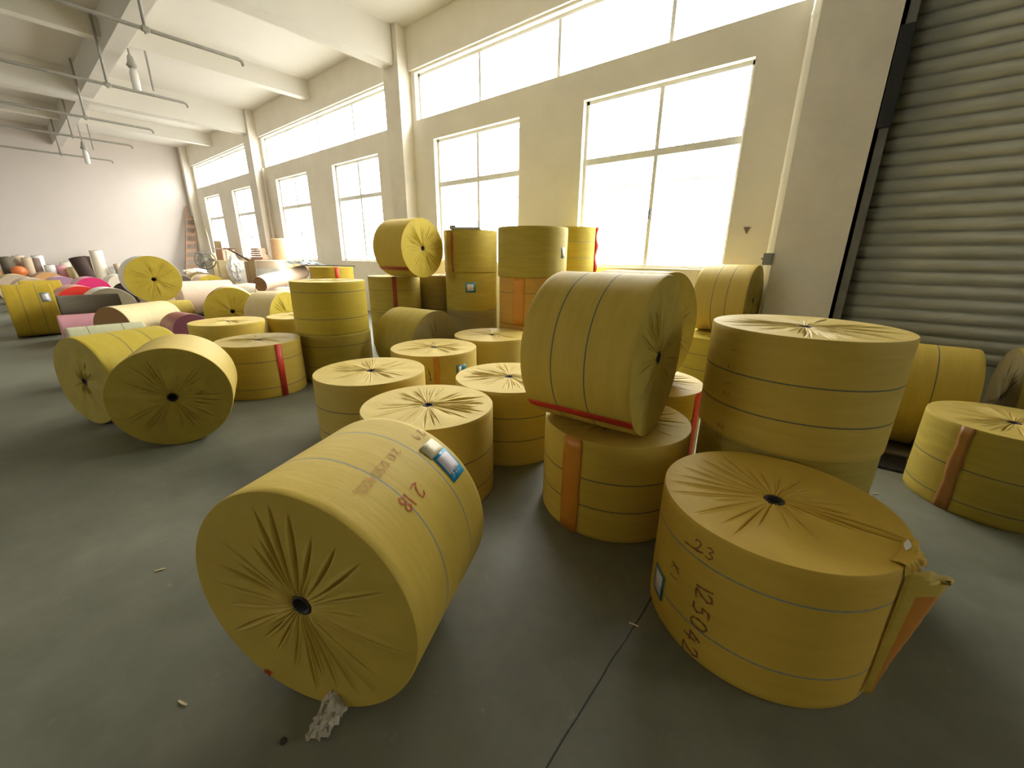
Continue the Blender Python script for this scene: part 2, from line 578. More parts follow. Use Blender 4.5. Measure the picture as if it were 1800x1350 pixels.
# windows
def window(idx, x0, x1, z0, z1, mull, transom=None, bars=False, y=GLASS_Y):
    e = struct(empty('window_%d' % idx, ((x0 + x1) / 2, y, z0)))
    cx = (x0 + x1) / 2
    W, Hh = x1 - x0, z1 - z0
    fr = MB()
    t = 0.05
    fr.box((-W / 2, -0.035, 0), (-W / 2 + t, 0.035, Hh)).box((W / 2 - t, -0.035, 0), (W / 2, 0.035, Hh))
    fr.box((-W / 2, -0.035, 0), (W / 2, 0.035, t)).box((-W / 2, -0.035, Hh - t), (W / 2, 0.035, Hh))
    fr.build('window_frame', FRAMEM, e)
    zs = [(t, Hh - t)]
    if transom:
        tb, tt = transom[0] - z0, transom[1] - z0
        MB().box((-W / 2 + t, -0.04, tb), (W / 2 - t, 0.04, tt)).build('transom', FRAMEM, e)
        zs = [(t, tb), (tt, Hh - t)]
    xs = [-W / 2 + t] + [q - cx for q in mull] + [W / 2 - t]
    for za, zb in zs:
        for q in mull:
            MB().box((q - cx - 0.03, -0.03, za), (q - cx + 0.03, 0.03, zb)).build('mullion', FRAMEM, e)
        for i in range(len(xs) - 1):
            MB().box((xs[i], -0.004, za), (xs[i + 1], 0.004, zb)).build('pane', GLASS, e)
    if transom:   # sliding sash catch on the centre stile
        MB().box((mull[0] - cx - 0.012, -0.06, 0.78), (mull[0] - cx + 0.012, -0.03, 0.92)).build('window_catch', RAILM, e)
    if bars:
        bb = MB()
        k = int(W / 0.125)
        for i in range(k + 1):
            x = -W / 2 + 0.03 + (W - 0.06) * i / k
            bb.box((x - 0.008, 0.19, -0.02), (x + 0.008, 0.206, Hh - 0.10))
        for i in range(k):
            xm = -W / 2 + 0.03 + (W - 0.06) * (i + 0.5) / k
            hw = (W - 0.06) / k / 2
            bb.tube([(xm + hw * math.cos(a), 0.198, Hh - 0.10 + hw * math.sin(a)) for a in np.linspace(0, math.pi, 7)], 0.008, 5)
        bb.box((-W / 2, 0.18, Hh - 0.03), (W / 2, 0.215, Hh)).box((-W / 2, 0.185, 0.0), (W / 2, 0.21, 0.03))
        bb.box((-W / 2, 0.185, Hh * 0.5), (W / 2, 0.21, Hh * 0.5 + 0.03))
        bb.build('security_grille', BARM, e)
    return e


wi = 0
for (x0, x1, z0, z1), ml in zip(CLER, ([-23.3, -21.45, -19.65], [-15.16, -13.17, -11.23], [-6.54, -4.66, -2.72], [10.0, 11.8, 13.6])):
    wi += 1
    window(wi, x0, x1, z0, z1, ml)
for (x0, x1, z0, z1) in WINS:
    wi += 1
    window(wi, x0, x1, z0, z1, [(x0 + x1) / 2 + 0.02], (3.12, 3.22), True)
for (x0, x1, z0, z1) in OPP_FILL:
    wi += 1
    window(wi, x0, x1, z0, z1, [(x0 * 2 + x1) / 3, (x0 + x1 * 2) / 3], y=LEFT_Y - 0.1)  # out of view, added for fill

# roller shutter in its opening
sh = struct(empty('door_1', ((SHUT[0] + SHUT[1]) / 2, 6.68, 0)))
ox = sh.location.x
v, f = [], []
nsl, pitch_z = 32, 0.142
prof = []
for k in range(3, nsl):
    z = 0.06 + k * pitch_z
    for a in (0, .04, .12, .25, .40, .55, .70, .82, .90, .945):
        prof.append((-0.036 * math.sin(math.pi * min(1, a * 1.06)) ** 0.5 if 0.02 < a < 0.94 else 0.008, z + a * pitch_z))
for (py, pz) in prof:
    v.append((-0.02 - ox, py, pz)); v.append((4.5 - ox, py, pz))
for i in range(len(prof) - 1):
    f.append((2 * i, 2 * i + 1, 2 * i + 3, 2 * i + 2))
cur = new_obj('shutter_curtain', mesh_from('shutter_curtain', v, f, True), sh, STEEL)
so = cur.modifiers.new('thick', 'SOLIDIFY'); so.thickness = 0.004; so.offset = -1
MB().box((-0.02 - ox, -0.03, 0.01), (4.5 - ox, 0.02, 0.485)).build('bottom_bar', STEEL, sh, bevel=0.01)
MB().box((-0.135 - ox, -0.17, 0), (-0.02 - ox, -0.06, 4.62)).box((-0.135 - ox, 0.012, 0), (-0.02 - ox, 0.06, 4.62)).box((-0.135 - ox, -0.17, 0), (-0.10 - ox, 0.06, 4.62)).build('guide_rail', RAILM, sh)
MB().box((4.5 - ox, -0.10, 0), (4.6 - ox, 0.06, 4.62)).build('guide_rail', RAILM, sh)
MB().box((-0.13 - ox, -0.195, 2.98), (-0.005 - ox, -0.172, 3.92)).build('guide_cover', BLACKM, sh, bevel=0.006)
MB().box((-0.10 - ox, -0.06, 4.45), (4.55 - ox, 0.3, 4.74)).build('shutter_hood', RAILM, sh, bevel=0.02)
MB().box((SHUT[0] - ox, 0.34, 0), (SHUT[1] - ox, 0.40, SHUT[3])).build('outer_panel', RAILM, sh)

# white downpipe beside the pillar, with its junction box
dp = empty('downpipe', (-0.93, 6.70, 0))
tag(dp, 'white plastic downpipe running up the wall beside the wide pillar', 'pipe')
MB().tube([(0, 0, 0), (0, 0, CEIL)], 0.05, 20, False).build('pipe', PVCM, dp, smooth=True)
for z in (0.9, 2.6, 4.3):
    MB().lathe([(0.052, z), (0.058, z), (0.058, z + 0.05), (0.052, z + 0.05)], seg=20, cap=False).build('pipe_clip', PVCM, dp)
jb = empty('junction_box', (-0.925, 6.43, 1.52))
tag(jb, 'small grey metal junction box on the corner of the pillar', 'junction box')
MB().box((-0.05, 0, 0), (0.06, 0.05, 0.15)).build('box', mat('grey_box', (0.22, 0.24, 0.20), 0.5, noise=0.2), jb, bevel=0.006)
MB().tube([(-0.07, 0.02, 0.08), (-0.05, 0.02, 0.08)], 0.012, 8).build('cable_gland', RAILM, jb)
dp2 = tag(MB().tube([(-16.98, 6.70, 0), (-16.98, 6.70, 4.5)], 0.045, 14, False).build('downpipe', mat('beige_pipe', (0.55, 0.50, 0.42), 0.5), None, True),
          'beige downpipe running down the wall behind the peach wrapped roll', 'pipe')
ws = mesh_from('wall_hook', [(-0.045, 0, 0.04), (0.045, 0, 0.04), (0, 0, -0.05), (-0.045, -0.015, 0.04), (0.045, -0.015, 0.04), (0, -0.015, -0.05)],
               [(0, 1, 2), (5, 4, 3), (0, 3, 4, 1), (1, 4, 5, 2), (2, 5, 3, 0)])
tag(new_obj('wall_hook', ws, None, SHEET['taupe'], (-1.29, 6.8, 1.98)), 'small dark triangular wedge stuck in the wall right of the big window', 'hook')
cab = MB().tube([(-0.42 + 0.36 * t - 0.25, 6.46, 4.72 - 0.35 * math.sin(math.pi * t) * 0.4) for t in np.linspace(0, 1, 14)], 0.008, 6)
tag(cab.build('cable', RAILM, None, True), 'thin dark cable sagging across the top of the wide pillar', 'cable')

# sprinkler pipes hung from the girder
LAB_P = ['grey ceiling pipe nearest the camera, ending above the first window bay', 'grey ceiling pipe second from the camera, below the nearer hanging lamp',
         'grey ceiling pipe in the middle of the five, beyond the nearer lamp', 'grey ceiling pipe second from the back wall, just before the farther lamp',
         'grey ceiling pipe farthest away, close to the back wall']
for X, z, lb in zip((-9.5, -13.05, -16.5, -19.4, -23.1), (5.0,) * 5, LAB_P):
    e = tag(empty('ceiling_pipe', (X, 2.33, z)), lb, 'pipe', 'pipes hanging under the ceiling')
    r = 0.030
    MB().tube([(0, LEFT_Y + 1.5 - 2.33, 0), (0, 1.30, 0), (0, 1.36, -0.02), (0, 1.38, -0.09)], r, 10).build('pipe', PIPEM, e, True)
    for yy in (-8.5, 0.0):
        zt = 0.86 if yy == 0 and False else 1.3
        MB().tube([(0, yy, -0.06), (0, yy, zt if yy else 1.30)], 0.024, 8).build('hanger', PIPEM, e, True)
    MB().lathe([(r + 0.004, -0.05), (r + 0.014, -0.04), (r + 0.014, 0.04), (r + 0.004, 0.05)], seg=12, cap=False).build('coupling', PIPEM, e).rotation_euler = (math.radians(90), 0, 0)
for (X, Y, ln, gl, lb) in ((-13.25, 2.86, 0.10, 0.42, 'unlit hanging lamp with long clear glass, nearer the camera'),
                           (-21.8, 2.82, 0.55, 0.42, 'unlit hanging lamp on a rod, farther down the hall')):
    zb = 5.86
    e = tag(empty('hanging_lamp', (X, Y, zb)), lb, 'lamp', 'hanging hall lamps')
    MB().tube([(0, 0, 0), (0, 0, -ln)], 0.02, 8).build('rod', PIPEM, e)
    MB().lathe([(0.02, -ln), (0.05, -ln - 0.05), (0.07, -ln - 0.16), (0.10, -ln - 0.22), (0.06, -ln - 0.27)], seg=20).build('socket_housing', PIPEM, e, True)
    MB().lathe([(0.05, -ln - 0.27), (0.075, -ln - 0.36), (0.08, -ln - 0.5), (0.07, -ln - 0.27 - gl), (0.03, -ln - 0.30 - gl)], seg=20).build('glass_bulb', SHEET['white'], e, True)
for X, Y, l, lb in ((-13.1, 3.12, 0.75, 'thin grey rod hanging beside the nearer lamp'), (-21.7, 3.05, 0.8, 'thin grey rod hanging beside the farther lamp')):
    tag(MB().tube([(X, Y, 5.86), (X, Y, 5.86 - l)], 0.022, 8).build('hanging_rod', PIPEM), lb, 'rod')

# ------------------------------------------------------------------ rolls
CAPS = {}


def cap_mesh(variant, mtl, seg=720, rings=22, hub=0.085):
    """gathered, pleated end of the wrapping; unit radius, heights in metres"""
    key = (variant, mtl.name)
    if key in CAPS:
        return CAPS[key]
    if variant == 'flat':
        seg, rings = 96, 5
    rs = np.random.RandomState(sum(ord(c) for c in variant) * 7 + 3)
    u = np.concatenate(([hub * 0.97, hub * 1.0], np.linspace(hub * 1.18, 0.985, rings), [0.997, 1.0]))
    th = np.linspace(0, 2 * np.pi, seg, endpoint=False)
    U, TH = np.meshgrid(u, th, indexing='ij')
    R = 0.45
    Z = np.zeros_like(U)
    if variant != 'flat':
        for k in range(7):
            q = rs.randint(2, 11)
            Z += rs.uniform(0.0006, 0.0022) * np.sin(q * TH + rs.uniform(0, 6.28) + U * rs.uniform(-1, 1)) * np.sin(np.pi * np.clip(U, 0, 1)) ** 0.8
        # fine gathers near the hub
        for k in range(4):
            q = rs.randint(22, 44)
            Z += 0.0013 * np.sin(q * TH + rs.uniform(0, 6.28)) * np.exp(-((U - 0.16) / 0.16) ** 2)
        if isinstance(PLEATS.get(variant), list):
            cr = PLEATS[variant]
        else:
            amt, lo, hi = PLEATS.get(variant, (46, 0.5, 0.95))
            cr = []
            clusters = [(rs.uniform(0, 6.28), rs.uniform(0.25, 0.6)) for _ in range(4)]
            for k in range(amt):
                if rs.rand() < 0.6:
                    c = clusters[rs.randint(4)]
                    a = c[0] + rs.randn() * c[1]
                else:
                    a = rs.uniform(0, 6.28)
                u1 = rs.uniform(lo, hi)
                cr.append((a, rs.uniform(0.13, 0.34), u1, rs.uniform(0.005, 0.011), rs.uniform(0.008, 0.024), rs.uniform(-0.06, 0.06)))
        for (a, u0, u1, w, dep, dr) in cr:
            t = np.clip((U - u0) / (u1 - u0), 0, 1)
            lens = np.sin(np.pi * t ** 1.25) ** 0.9
            dth = (TH - a - dr * (U - u0) + np.pi) % (2 * np.pi) - np.pi
            w = w * (0.62 if isinstance(PLEATS.get(variant), list) else 0.45)
            x = dth * U * R / (w * (0.35 + 0.65 * lens))
            Z += lens * dep * (0.85 if isinstance(PLEATS.get(variant), list) else 0.62) * (-np.exp(-x * x) + 0.3 * np.exp(-((x - 2.2) / 1.6) ** 2))
        edge = np.clip((1 - U) / 0.03, 0, 1)
        Z *= edge
        Z += -0.006 * np.exp(-((U - hub) / 0.05) ** 2)
    Z[0, :] = -0.05
    Z[1, :] = -0.012
    v = np.stack([U * np.cos(TH), U * np.sin(TH), Z], -1).reshape(-1, 3)
    nr = len(u)
    I, J = np.meshgrid(np.arange(nr - 1), np.arange(seg), indexing='ij')
    J2 = (J + 1) % seg
    F = np.stack([I * seg + J, (I + 1) * seg + J, (I + 1) * seg + J2, I * seg + J2], -1).reshape(-1, 4)
    me = bpy.data.meshes.new('end_cover')
    me.vertices.add(len(v)); me.vertices.foreach_set('co', v.astype(np.float32).ravel())
    me.loops.add(F.size); me.loops.foreach_set('vertex_index', F.astype(np.int32).ravel())
    me.polygons.add(len(F)); me.polygons.foreach_set('loop_start', np.arange(0, F.size, 4, dtype=np.int32))
    me.polygons.foreach_set('use_smooth', np.ones(len(F), dtype=bool))
    me.update(); me.validate()
    me.materials.append(mtl)
    CAPS[key] = me
    return me


def D(a):
    return math.radians(a)


# explicit creases: (angle, u start, u end, half width m, depth m, drift)
PLEATS = {
    'torn': [(D(a), .14, u, w, d, r) for a, u, w, d, r in (
        (-160, .93, .008, .024, 0), (-172, .86, .006, .02, .05), (176, .88, .009, .028, 0), (168, .8, .006, .018, -.05), (152, .87, .008, .024, .04),
        (143, .8, .006, .018, 0), (133, .9, .007, .02, .03), (124, .62, .006, .016, 0), (112, .55, .005, .014, 0), (-146, .97, .008, .024, -.03), (-136, .62, .006, .015, 0),
        (-126, .93, .007, .02, .03), (-112, .8, .005, .014, 0), (-104, .9, .006, .016, .05), (-94, .6, .004, .01, 0), (-5, .97, .012, .034, .05), (3, .95, .010, .030, -.06), (11, .6, .007, .02, 0),
        (-12, .7, .006, .015, .1), (28, .7, .005, .012, .1), (42, .6, .005, .012, 0), (58, .5, .005, .012, 0), (75, .6, .004, .01, 0), (92, .5, .004, .01, 0), (-50, .62, .004, .008, 0), (-70, .5, .004, .008, 0))],
    'front': [(D(a), .16, u, w, d, r) for a, u, w, d, r in (
        (8, .90, .008, .030, -.04), (15, .86, .007, .028, .03), (24, .62, .007, .024, 0), (-6, .86, .008, .022, .06), (-18, .7, .007, .018, 0), (34, .6, .006, .015, 0), (50, .82, .004, .01, .1),
        (-38, .75, .007, .018, .15), (-52, .8, .008, .02, .12), (-66, .82, .008, .022, 0), (-84, .6, .005, .012, 0), (-101, .92, .010, .03, 0), (-112, .7, .006, .014, 0), (-128, .8, .006, .016, 0), (-143, .9, .010, .026, .1),
        (-152, .86, .010, .026, 0), (-160, .8, .008, .02, -.1), (-172, .7, .008, .02, 0), (178, .88, .009, .024, .08), (166, .7, .006, .014, 0), (150, .6, .006, .014, 0), (136, .55, .006, .015, 0), (118, .86, .007, .018, .1),
        (104, .75, .006, .015, 0), (88, .9, .007, .018, 0), (72, .8, .008, .022, .06), (63, .62, .007, .02, 0))],
    'dense': (64, 0.55, 0.97), 'dense2': (78, 0.5, 0.97), 'mid': (44, 0.5, 0.92), 'mid2': (46, 0.45, 0.92), 'sparse': (26, 0.4, 0.85), 'plain': (5, 0.35, 0.6), 'mid3': (50, 0.5, 0.95), 'soft': (30, 0.5, 0.9),
}


def side_mesh(R, H, stripes, mtl, smat, seed, seg=120):
    """wrapped barrel with printed stripes as thin rings of faces"""
    sw = 0.0038
    zs = [0.001, 0.006]
    inner = sorted(set([round(x, 4) for x in np.linspace(0.03, H - 0.03, 9)]))
    ring = []
    for s in stripes:
        inner = [x for x in inner if abs(x - s) > 0.02]
        inner += [s - sw, s + sw]
        ring.append(s - sw)
    zs += sorted(inner) + [H - 0.006, H - 0.001]
    rr = [R - 0.005, R - 0.001] + [R] * (len(zs) - 4) + [R - 0.001, R - 0.005]
    rs = np.random.RandomState(seed)
    ph = rs.uniform(0, 6.28, 6)
    v, f, mi = [], [], []
    for i, z in enumerate(zs):
        for k in range(seg):
            a = 2 * math.pi * k / seg
            w = math.sin(math.pi * z / H)
            dr = -0.0008 + 0.0007 * math.sin(3 * a + ph[0] + 4 * z) * w + 0.0006 * math.sin(7 * a + ph[1] - 9 * z) * w + 0.0004 * math.sin(13 * a + ph[2] + 21 * z)
            r = rr[i] + dr * (0.0 if i in (0, len(zs) - 1) else 1.0)
            v.append((r * math.cos(a), r * math.sin(a), z))
    for i in range(len(zs) - 1):
        isr = any(abs(zs[i] - q) < 1e-6 for q in ring)
        for k in range(seg):
            a, b = i * seg + k, i * seg + (k + 1) % seg
            f.append((a, b, b + seg, a + seg))
            mi.append(1 if isr else 0)
    return mesh_from('wrapping', v, f, True, [mtl, smat], mi)


def patch(name, R, phi0, phi1, z0, z1, M, parent, off=0.003, jag=0.0, seed=0, n=None):
    """thin curved sheet stuck to the barrel (tape, label)"""
    n = n or max(3, int(abs(phi1 - phi0) / 3) + 2)
    mz = 10 if jag else 2
    rs = np.random.RandomState(seed)
    v, f = [], []
    for j in range(mz):
        z = z0 + (z1 - z0) * j / (mz - 1)
        ja = rs.uniform(-1, 1, 2) * jag if jag else (0, 0)
        for i in range(n):
            t = i / (n - 1)
            a = D(phi0 + ja[0] + (phi1 + ja[1] - phi0 - ja[0]) * t)
            v.append(((R + off) * math.cos(a), (R + off) * math.sin(a), z))
    for j in range(mz - 1):
        for i in range(n - 1):
            a = j * n + i
            f.append((a, a + 1, a + n + 1, a + n))
    o = new_obj(name, mesh_from(name, v, f, True), parent, M)
    s = o.modifiers.new('thick', 'SOLIDIFY')
    s.thickness = 0.001
    s.offset = 1
    return o


GLY = {
    '0': [[(.5, 0), (.15, .15), (.05, .5), (.2, .9), (.5, 1), (.8, .85), (.9, .5), (.8, .12), (.5, 0)]],
    '1': [[(.35, 1), (.5, .5), (.55, 0)]],
    '2': [[(.05, .75), (.25, .98), (.6, 1), (.75, .75), (.5, .35), (.1, .05), (.4, .02), (.95, .1)]],
    '4': [[(.5, 1), (.3, .7), (.05, .35), (.9, .38), (.62, .40), (.68, .75), (.66, .3), (.6, -.05)]],
    '5': [[(.9, 1), (.3, .95), (.2, .55), (.6, .6), (.85, .3), (.6, .02), (.1, .05)]],
    '8': [[(.8, .85), (.4, 1), (.15, .75), (.8, .3), (.6, 0), (.2, .1), (.3, .4), (.75, .7), (.8, .85)]],
    '9': [[(.85, .8), (.5, 1), (.15, .75), (.4, .5), (.85, .8), (.8, .4), (.6, 0)]],
    '3': [[(.1, .9), (.5, 1), (.8, .8), (.4, .55), (.85, .3), (.5, 0), (.05, .1)]],
    '7': [[(.05, .95), (.85, 1), (.4, 0)]],
    '.': [[(.3, .1), (.42, 0)]], ',': [[(.4, .3), (.5, .1), (.3, -.1)]],
    'K': [[(.2, 1), (.15, 0), (.18, .5), (.85, 1), (.2, .45), (.9, 0)]],
    'T': [[(.05, .95), (.95, 1)], [(.5, .97), (.45, 0)]],
}


def write(text, R, phi, z, size, ang, M, parent, thick=0.12, gap=1.25, off=0.002, name='handwriting'):
    """pen strokes laid on the barrel, one mark per figure; ang = reading direction (0 round the roll, 90 along its axis)"""
    ca, sa = math.cos(D(ang)), math.sin(D(ang))
    x0 = 0
    for ch in text:
        v, f = [], []
        for st in GLY.get(ch, []):
            pts = [((x0 + p[0] * 0.75) * size, p[1] * size) for p in st]
            q = []
            for i in range(len(pts) - 1):
                for t in (0, .34, .67):
                    q.append((pts[i][0] + (pts[i + 1][0] - pts[i][0]) * t, pts[i][1] + (pts[i + 1][1] - pts[i][1]) * t))
            q.append(pts[-1])
            base = len(v)
            for i, p in enumerate(q):
                a, b = q[max(0, i - 1)], q[min(len(q) - 1, i + 1)]
                tx, ty = b[0] - a[0], b[1] - a[1]
                l = math.hypot(tx, ty) or 1
                wv = size * thick * (0.75 + 0.35 * math.sin(2.3 * i + len(v)))
                nx, ny = -ty / l * wv / 2, tx / l * wv / 2
                for sgn in (1, -1):
                    s_, t_ = p[0] + sgn * nx, p[1] + sgn * ny
                    aa, bb = s_ * ca - t_ * sa, s_ * sa + t_ * ca
                    ph = D(phi) + aa / R
                    v.append(((R + off) * math.cos(ph), (R + off) * math.sin(ph), z + bb))
            for i in range(len(q) - 1):
                k = base + 2 * i
                f.append((k, k + 2, k + 3, k + 1))
        if v:
            o = new_obj(name, mesh_from(name, v, f), parent, M)
            s = o.modifiers.new('thick', 'SOLIDIFY')
            s.thickness = 0.0006
            s.offset = 0
        x0 += gap * (0.5 if ch in '.,1 ' else 1) * 0.8


CORE = {}


def core_mesh(H, hubr):
    """cardboard tube running through the roll, the shade of its hollow painted black"""
    key = (round(H, 3), round(hubr, 3))
    if key in CORE:
        return CORE[key]
    mb = MB()
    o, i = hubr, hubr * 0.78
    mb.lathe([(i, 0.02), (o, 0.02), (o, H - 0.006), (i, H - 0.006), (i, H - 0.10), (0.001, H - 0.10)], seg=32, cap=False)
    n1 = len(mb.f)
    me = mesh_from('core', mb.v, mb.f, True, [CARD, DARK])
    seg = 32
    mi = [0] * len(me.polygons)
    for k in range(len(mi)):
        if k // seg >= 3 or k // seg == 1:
            mi[k] = 1  # shade of the hollow put in as black
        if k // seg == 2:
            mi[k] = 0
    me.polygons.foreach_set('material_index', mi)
    CORE[key] = me
    return me


NROLL = [0]
GRP = 'kraft wrapped paper rolls in the near half'


def roll(label, R, H, m='tan', cap='mid', stripes=(), pos=None, lie=None, spin=0, capm=None, far=False, smat=None, group=GRP,
         both=False, name='paper_roll', cat='roll', hub=True, side=None):
    """pos=(x,y,z) standing; lie=(x,y,z,th): centre of the visible end, th = direction from it into the roll"""
    NROLL[0] += 1
    mtl = K[m] if isinstance(m, str) else m
    e = empty(name)
    if pos:
        e.location = pos
        e.rotation_euler = (0, 0, D(spin))
    else:
        x, y, z, th = lie
        d = Vector((-math.cos(th), -math.sin(th), 0))
        X = Vector((0, 0, 1)); Y = d.cross(X)
        mm = Matrix.Identity(4)
        for j in range(3):
            mm[j][0], mm[j][1], mm[j][2] = X[j], Y[j], d[j]
        mm = mm @ Matrix.Rotation(D(spin), 4, 'Z')
        o_ = Vector((x, y, z)) - d * H
        mm[0][3], mm[1][3], mm[2][3] = o_
        e.matrix_world = mm
    tag(e, label, cat, group)
    sm = side_mesh(R, H, list(stripes), mtl, smat or STRIPE, NROLL[0], 64 if far else 120)
    new_obj('wrapping', sm, e)
    cm = (K[capm] if isinstance(capm, str) else capm) or mtl
    c = new_obj('end_cover', cap_mesh(cap, cm), e, loc=(0, 0, H - 0.001))
    c.scale = (R - 0.0048, R - 0.0048, 1)
    c.rotation_euler = (0, 0, D((NROLL[0] * 90) % 360) if cap not in ('torn', 'front') else 0)
    c2 = new_obj('end_cover', cap_mesh('flat', cm), e, loc=(0, 0, 0.001))
    c2.scale = (R - 0.0048, R - 0.0048, 1)
    c2.rotation_euler = (math.pi, 0, 0)
    if hub:
        new_obj('core', core_mesh(H, 0.0835 * R), e)
    return e


def label_patch(e, R, p0, p1, z0, z1, border, bp, bz, off=0.0025):
    b = patch('roll_label', R, p0, p1, z0, z1, border, e, off)
    b['label'] = 'blue bordered paper label'
    s = 1 if p1 > p0 else -1
    patch('label_paper', R, p0 + s * bp[0], p1 - s * bp[1], z0 + bz, z1 - bz, PAPER, b, off + 0.0012)
    return b


# --- foreground
e = roll('large tan roll lying on its side at the front, blue label on top', .449, .632, 'tan', 'front', (.17, .405), lie=(-1.241, .383, .449, -4.293), smat=STRIPEB)
b = label_patch(e, .449, -36.5, -55.0, .030, .139, BLUE, (3.4, 4.6), .010)
write('420', .449, -52.3, .115, .022, -90, PAPER, b, .16, off=.0042, name='label_print')
patch('clear_tape', .449, -29.5, -38, .035, .148, CLEAR, e, .0042)
write('218', .449, -39.5, .305, .060, 90, INK, e, .12)
write('210.1250.420,', .449, -19.5, .215, .036, 96, INKF, e, .09, 1.0)
write('29', .449, -20.2, .02, .042, 90, INKF, e, .10)
mk = MB()
mk.box((-0.385, 0.20, 0.632), (-0.375, 0.23, 0.6335)).box((-0.395, 0.205, 0.632), (-0.36, 0.214, 0.6335)).box((-0.372, 0.19, 0.632), (-0.366, 0.228, 0.6335))
mk.build('red_mark', INK, e)

e = roll('large amber roll standing at front right with a torn kraft flap', .447, .615, 'amber', 'torn', (.155, .468), pos=(-.073, 1.89, 0), smat=STRIPEB)
write('1250', .447, -112, .385, .070, -90, INKR, e, .13)
write('42', .447, -114, .130, .070, -90, INKR, e, .15)
write('23', .447, -117, .500, .050, 0, INKR, e, .13)
write('K1', .447, -130, .36, .050, -90, INKR, e, .10)
write('1', .447, -123, .535, .09, -90, INKR, e, .07)
label_patch(e, .447, -147, -134, .10, .235, TEAL, (2, 2), .015)
# torn flap: outer wrap peeled away from the barrel on its right
v, f = [], []
rs = np.random.RandomState(3)
NZ, NS = 26, 9
flapstart = Vector((.449 * math.cos(D(-24)), .449 * math.sin(D(-24)), 0))
tang = Vector((math.cos(D(52)), math.sin(D(52)), 0))
nout = Vector((math.cos(D(-24)), math.sin(D(-24)), 0))
for i in range(NZ):
    q = i / (NZ - 1)
    z = 0.035 + 0.575 * q
    ln = 0.03 + 0.12 * q ** 0.9 + rs.uniform(-.004, .004)
    for j in range(NS):
        t = j / (NS - 1)
        p = flapstart + tang * ln * t + nout * (0.012 * math.sin(3.1 * t) + 0.004 + 0.04 * q * t * t)
        zz = z - (0.045 * t if i > NZ - 3 else 0) + (rs.uniform(-.010, .012) if i == NZ - 1 else 0)
        v.append((p.x, p.y, zz))
for i in range(NZ - 1):
    for j in range(NS - 1):
        a = i * NS + j
        f.append((a, a + 1, a + NS + 1, a + NS))
mi = [1 if (k % (NS - 1)) >= 3 and (k // (NS - 1)) < NZ - 6 else 0 for k in range(len(f))]
fl = new_obj('torn_flap', mesh_from('torn_flap', v, f, True, [K['tan'], ORT], mi), e)
fl['label'] = 'peeled kraft flap with orange tape'
so = fl.modifiers.new('thick', 'SOLIDIFY'); so.thickness = 0.0015
# ragged lip where the cover tore at the rim
v, f = [], []
for i in range(22):
    a = D(-26 + 26 * i / 21)
    r1 = .448 + rs.uniform(.004, .028) * math.sin(math.pi * i / 21)
    for j, (r, z) in enumerate(((.405, .6155), (.43, .622 + rs.uniform(0, .006)), (.447, .624 + rs.uniform(-.003, .008)), (r1, .612 + rs.uniform(-.012, .008)), (r1 + .006, .592 + rs.uniform(-.014, .01)))):
        v.append((r * math.cos(a), r * math.sin(a), z))
for i in range(21):
    for j in range(4):
        a = i * 5 + j
        f.append((a, a + 1, a + 6, a + 5))
te = new_obj('torn_edge', mesh_from('torn_edge', v, f), e, K['amber'])
so = te.modifiers.new('thick', 'SOLIDIFY'); so.thickness = 0.0015
sl = []
for i in range(9):
    a = D(-14 + 12 * i / 8)
    w = .010 * math.sin(math.pi * i / 8)
    sl += [((.418 - w) * math.cos(a), (.418 - w) * math.sin(a), .627), ((.418 + w) * math.cos(a), (.418 + w) * math.sin(a), .628)]
new_obj('exposed_liner', mesh_from('exposed_liner', sl, [(2 * i, 2 * i + 1, 2 * i + 3, 2 * i + 2) for i in range(8)]), e, SHEET['white'])

e = roll('big tan roll lying on top of a standing roll, red tape underneath', .45, .637, 'tan', 'dense', (.2, .395), lie=(-.743, 2.211, 1.068, -3.084), capm='olive')
patch('red_tape', .45, 127, 135.5, .001, .636, REDT, e)
e = roll('tan roll with orange tape standing under the big lying roll', .455, .62, 'tan', 'dense', (.205, .383), pos=(-1.008, 2.305, 0))
patch('orange_tape', .455, -104, -88, .001, .619, ORT, e, jag=.7, seed=2)
e = roll('large tan roll on top of the front right stack', .473, .62, 'tan', 'dense2', (.19, .383), pos=(-.155, 2.818, .621), smat=STRIPE, capm='sand')
for tx, z in (('1', .52), ('2', .42), ('1', .33), ('2', .27), ('218', .07)):
    write(tx, .473, -127, z, .045, -90, INKR, e, .07)
roll('tan roll, shade put into its olive kraft, at the bottom of the front right stack', .46, .62, 'olive', 'sparse', (.19, .383), pos=(-.15, 2.825, 0))  # darker kraft imitates the shade below the upper roll
roll('tan roll standing just behind the front lying roll', .449, .62, 'sand', 'dense', (.128, .341), pos=(-2.104, 1.663, 0))
roll('leftmost tan roll of the standing cluster in the middle', .475, .62, 'sand', 'mid2', (.17, .383), pos=(-3.18, 1.893, 0))
roll('tan roll standing left of the big lying roll on its stack', .46, .62, 'sand', 'dense', (.215, .407), pos=(-2.121, 2.563, 0))
e = roll('sand roll with pale orange tape and a dark pen mark', .476, .62, 'sand', 'mid', (), pos=(-3.506, 2.901, 0))
patch('orange_tape', .476, -41, -34, .2, .619, ORT, e, jag=.6, seed=4)
write('1', .476, -52, .36, .13, 0, INKB, e, .09)
label_patch(e, .476, -12, 3, .40, .50, TEAL, (2, 8), .014)
roll('sand roll standing farthest back in the middle cluster', .484, .62, 'sand', 'soft', (), pos=(-3.539, 3.9, 0), capm='sand')
e = roll('tan roll with red tape standing behind the big lying roll', .45, .62, 'tan', 'dense', (.2, .40), pos=(-1.18, 3.24, 0), capm='sand')
patch('red_tape', .45, -15, -4, .02, .619, REDT, e, jag=.8, seed=1)
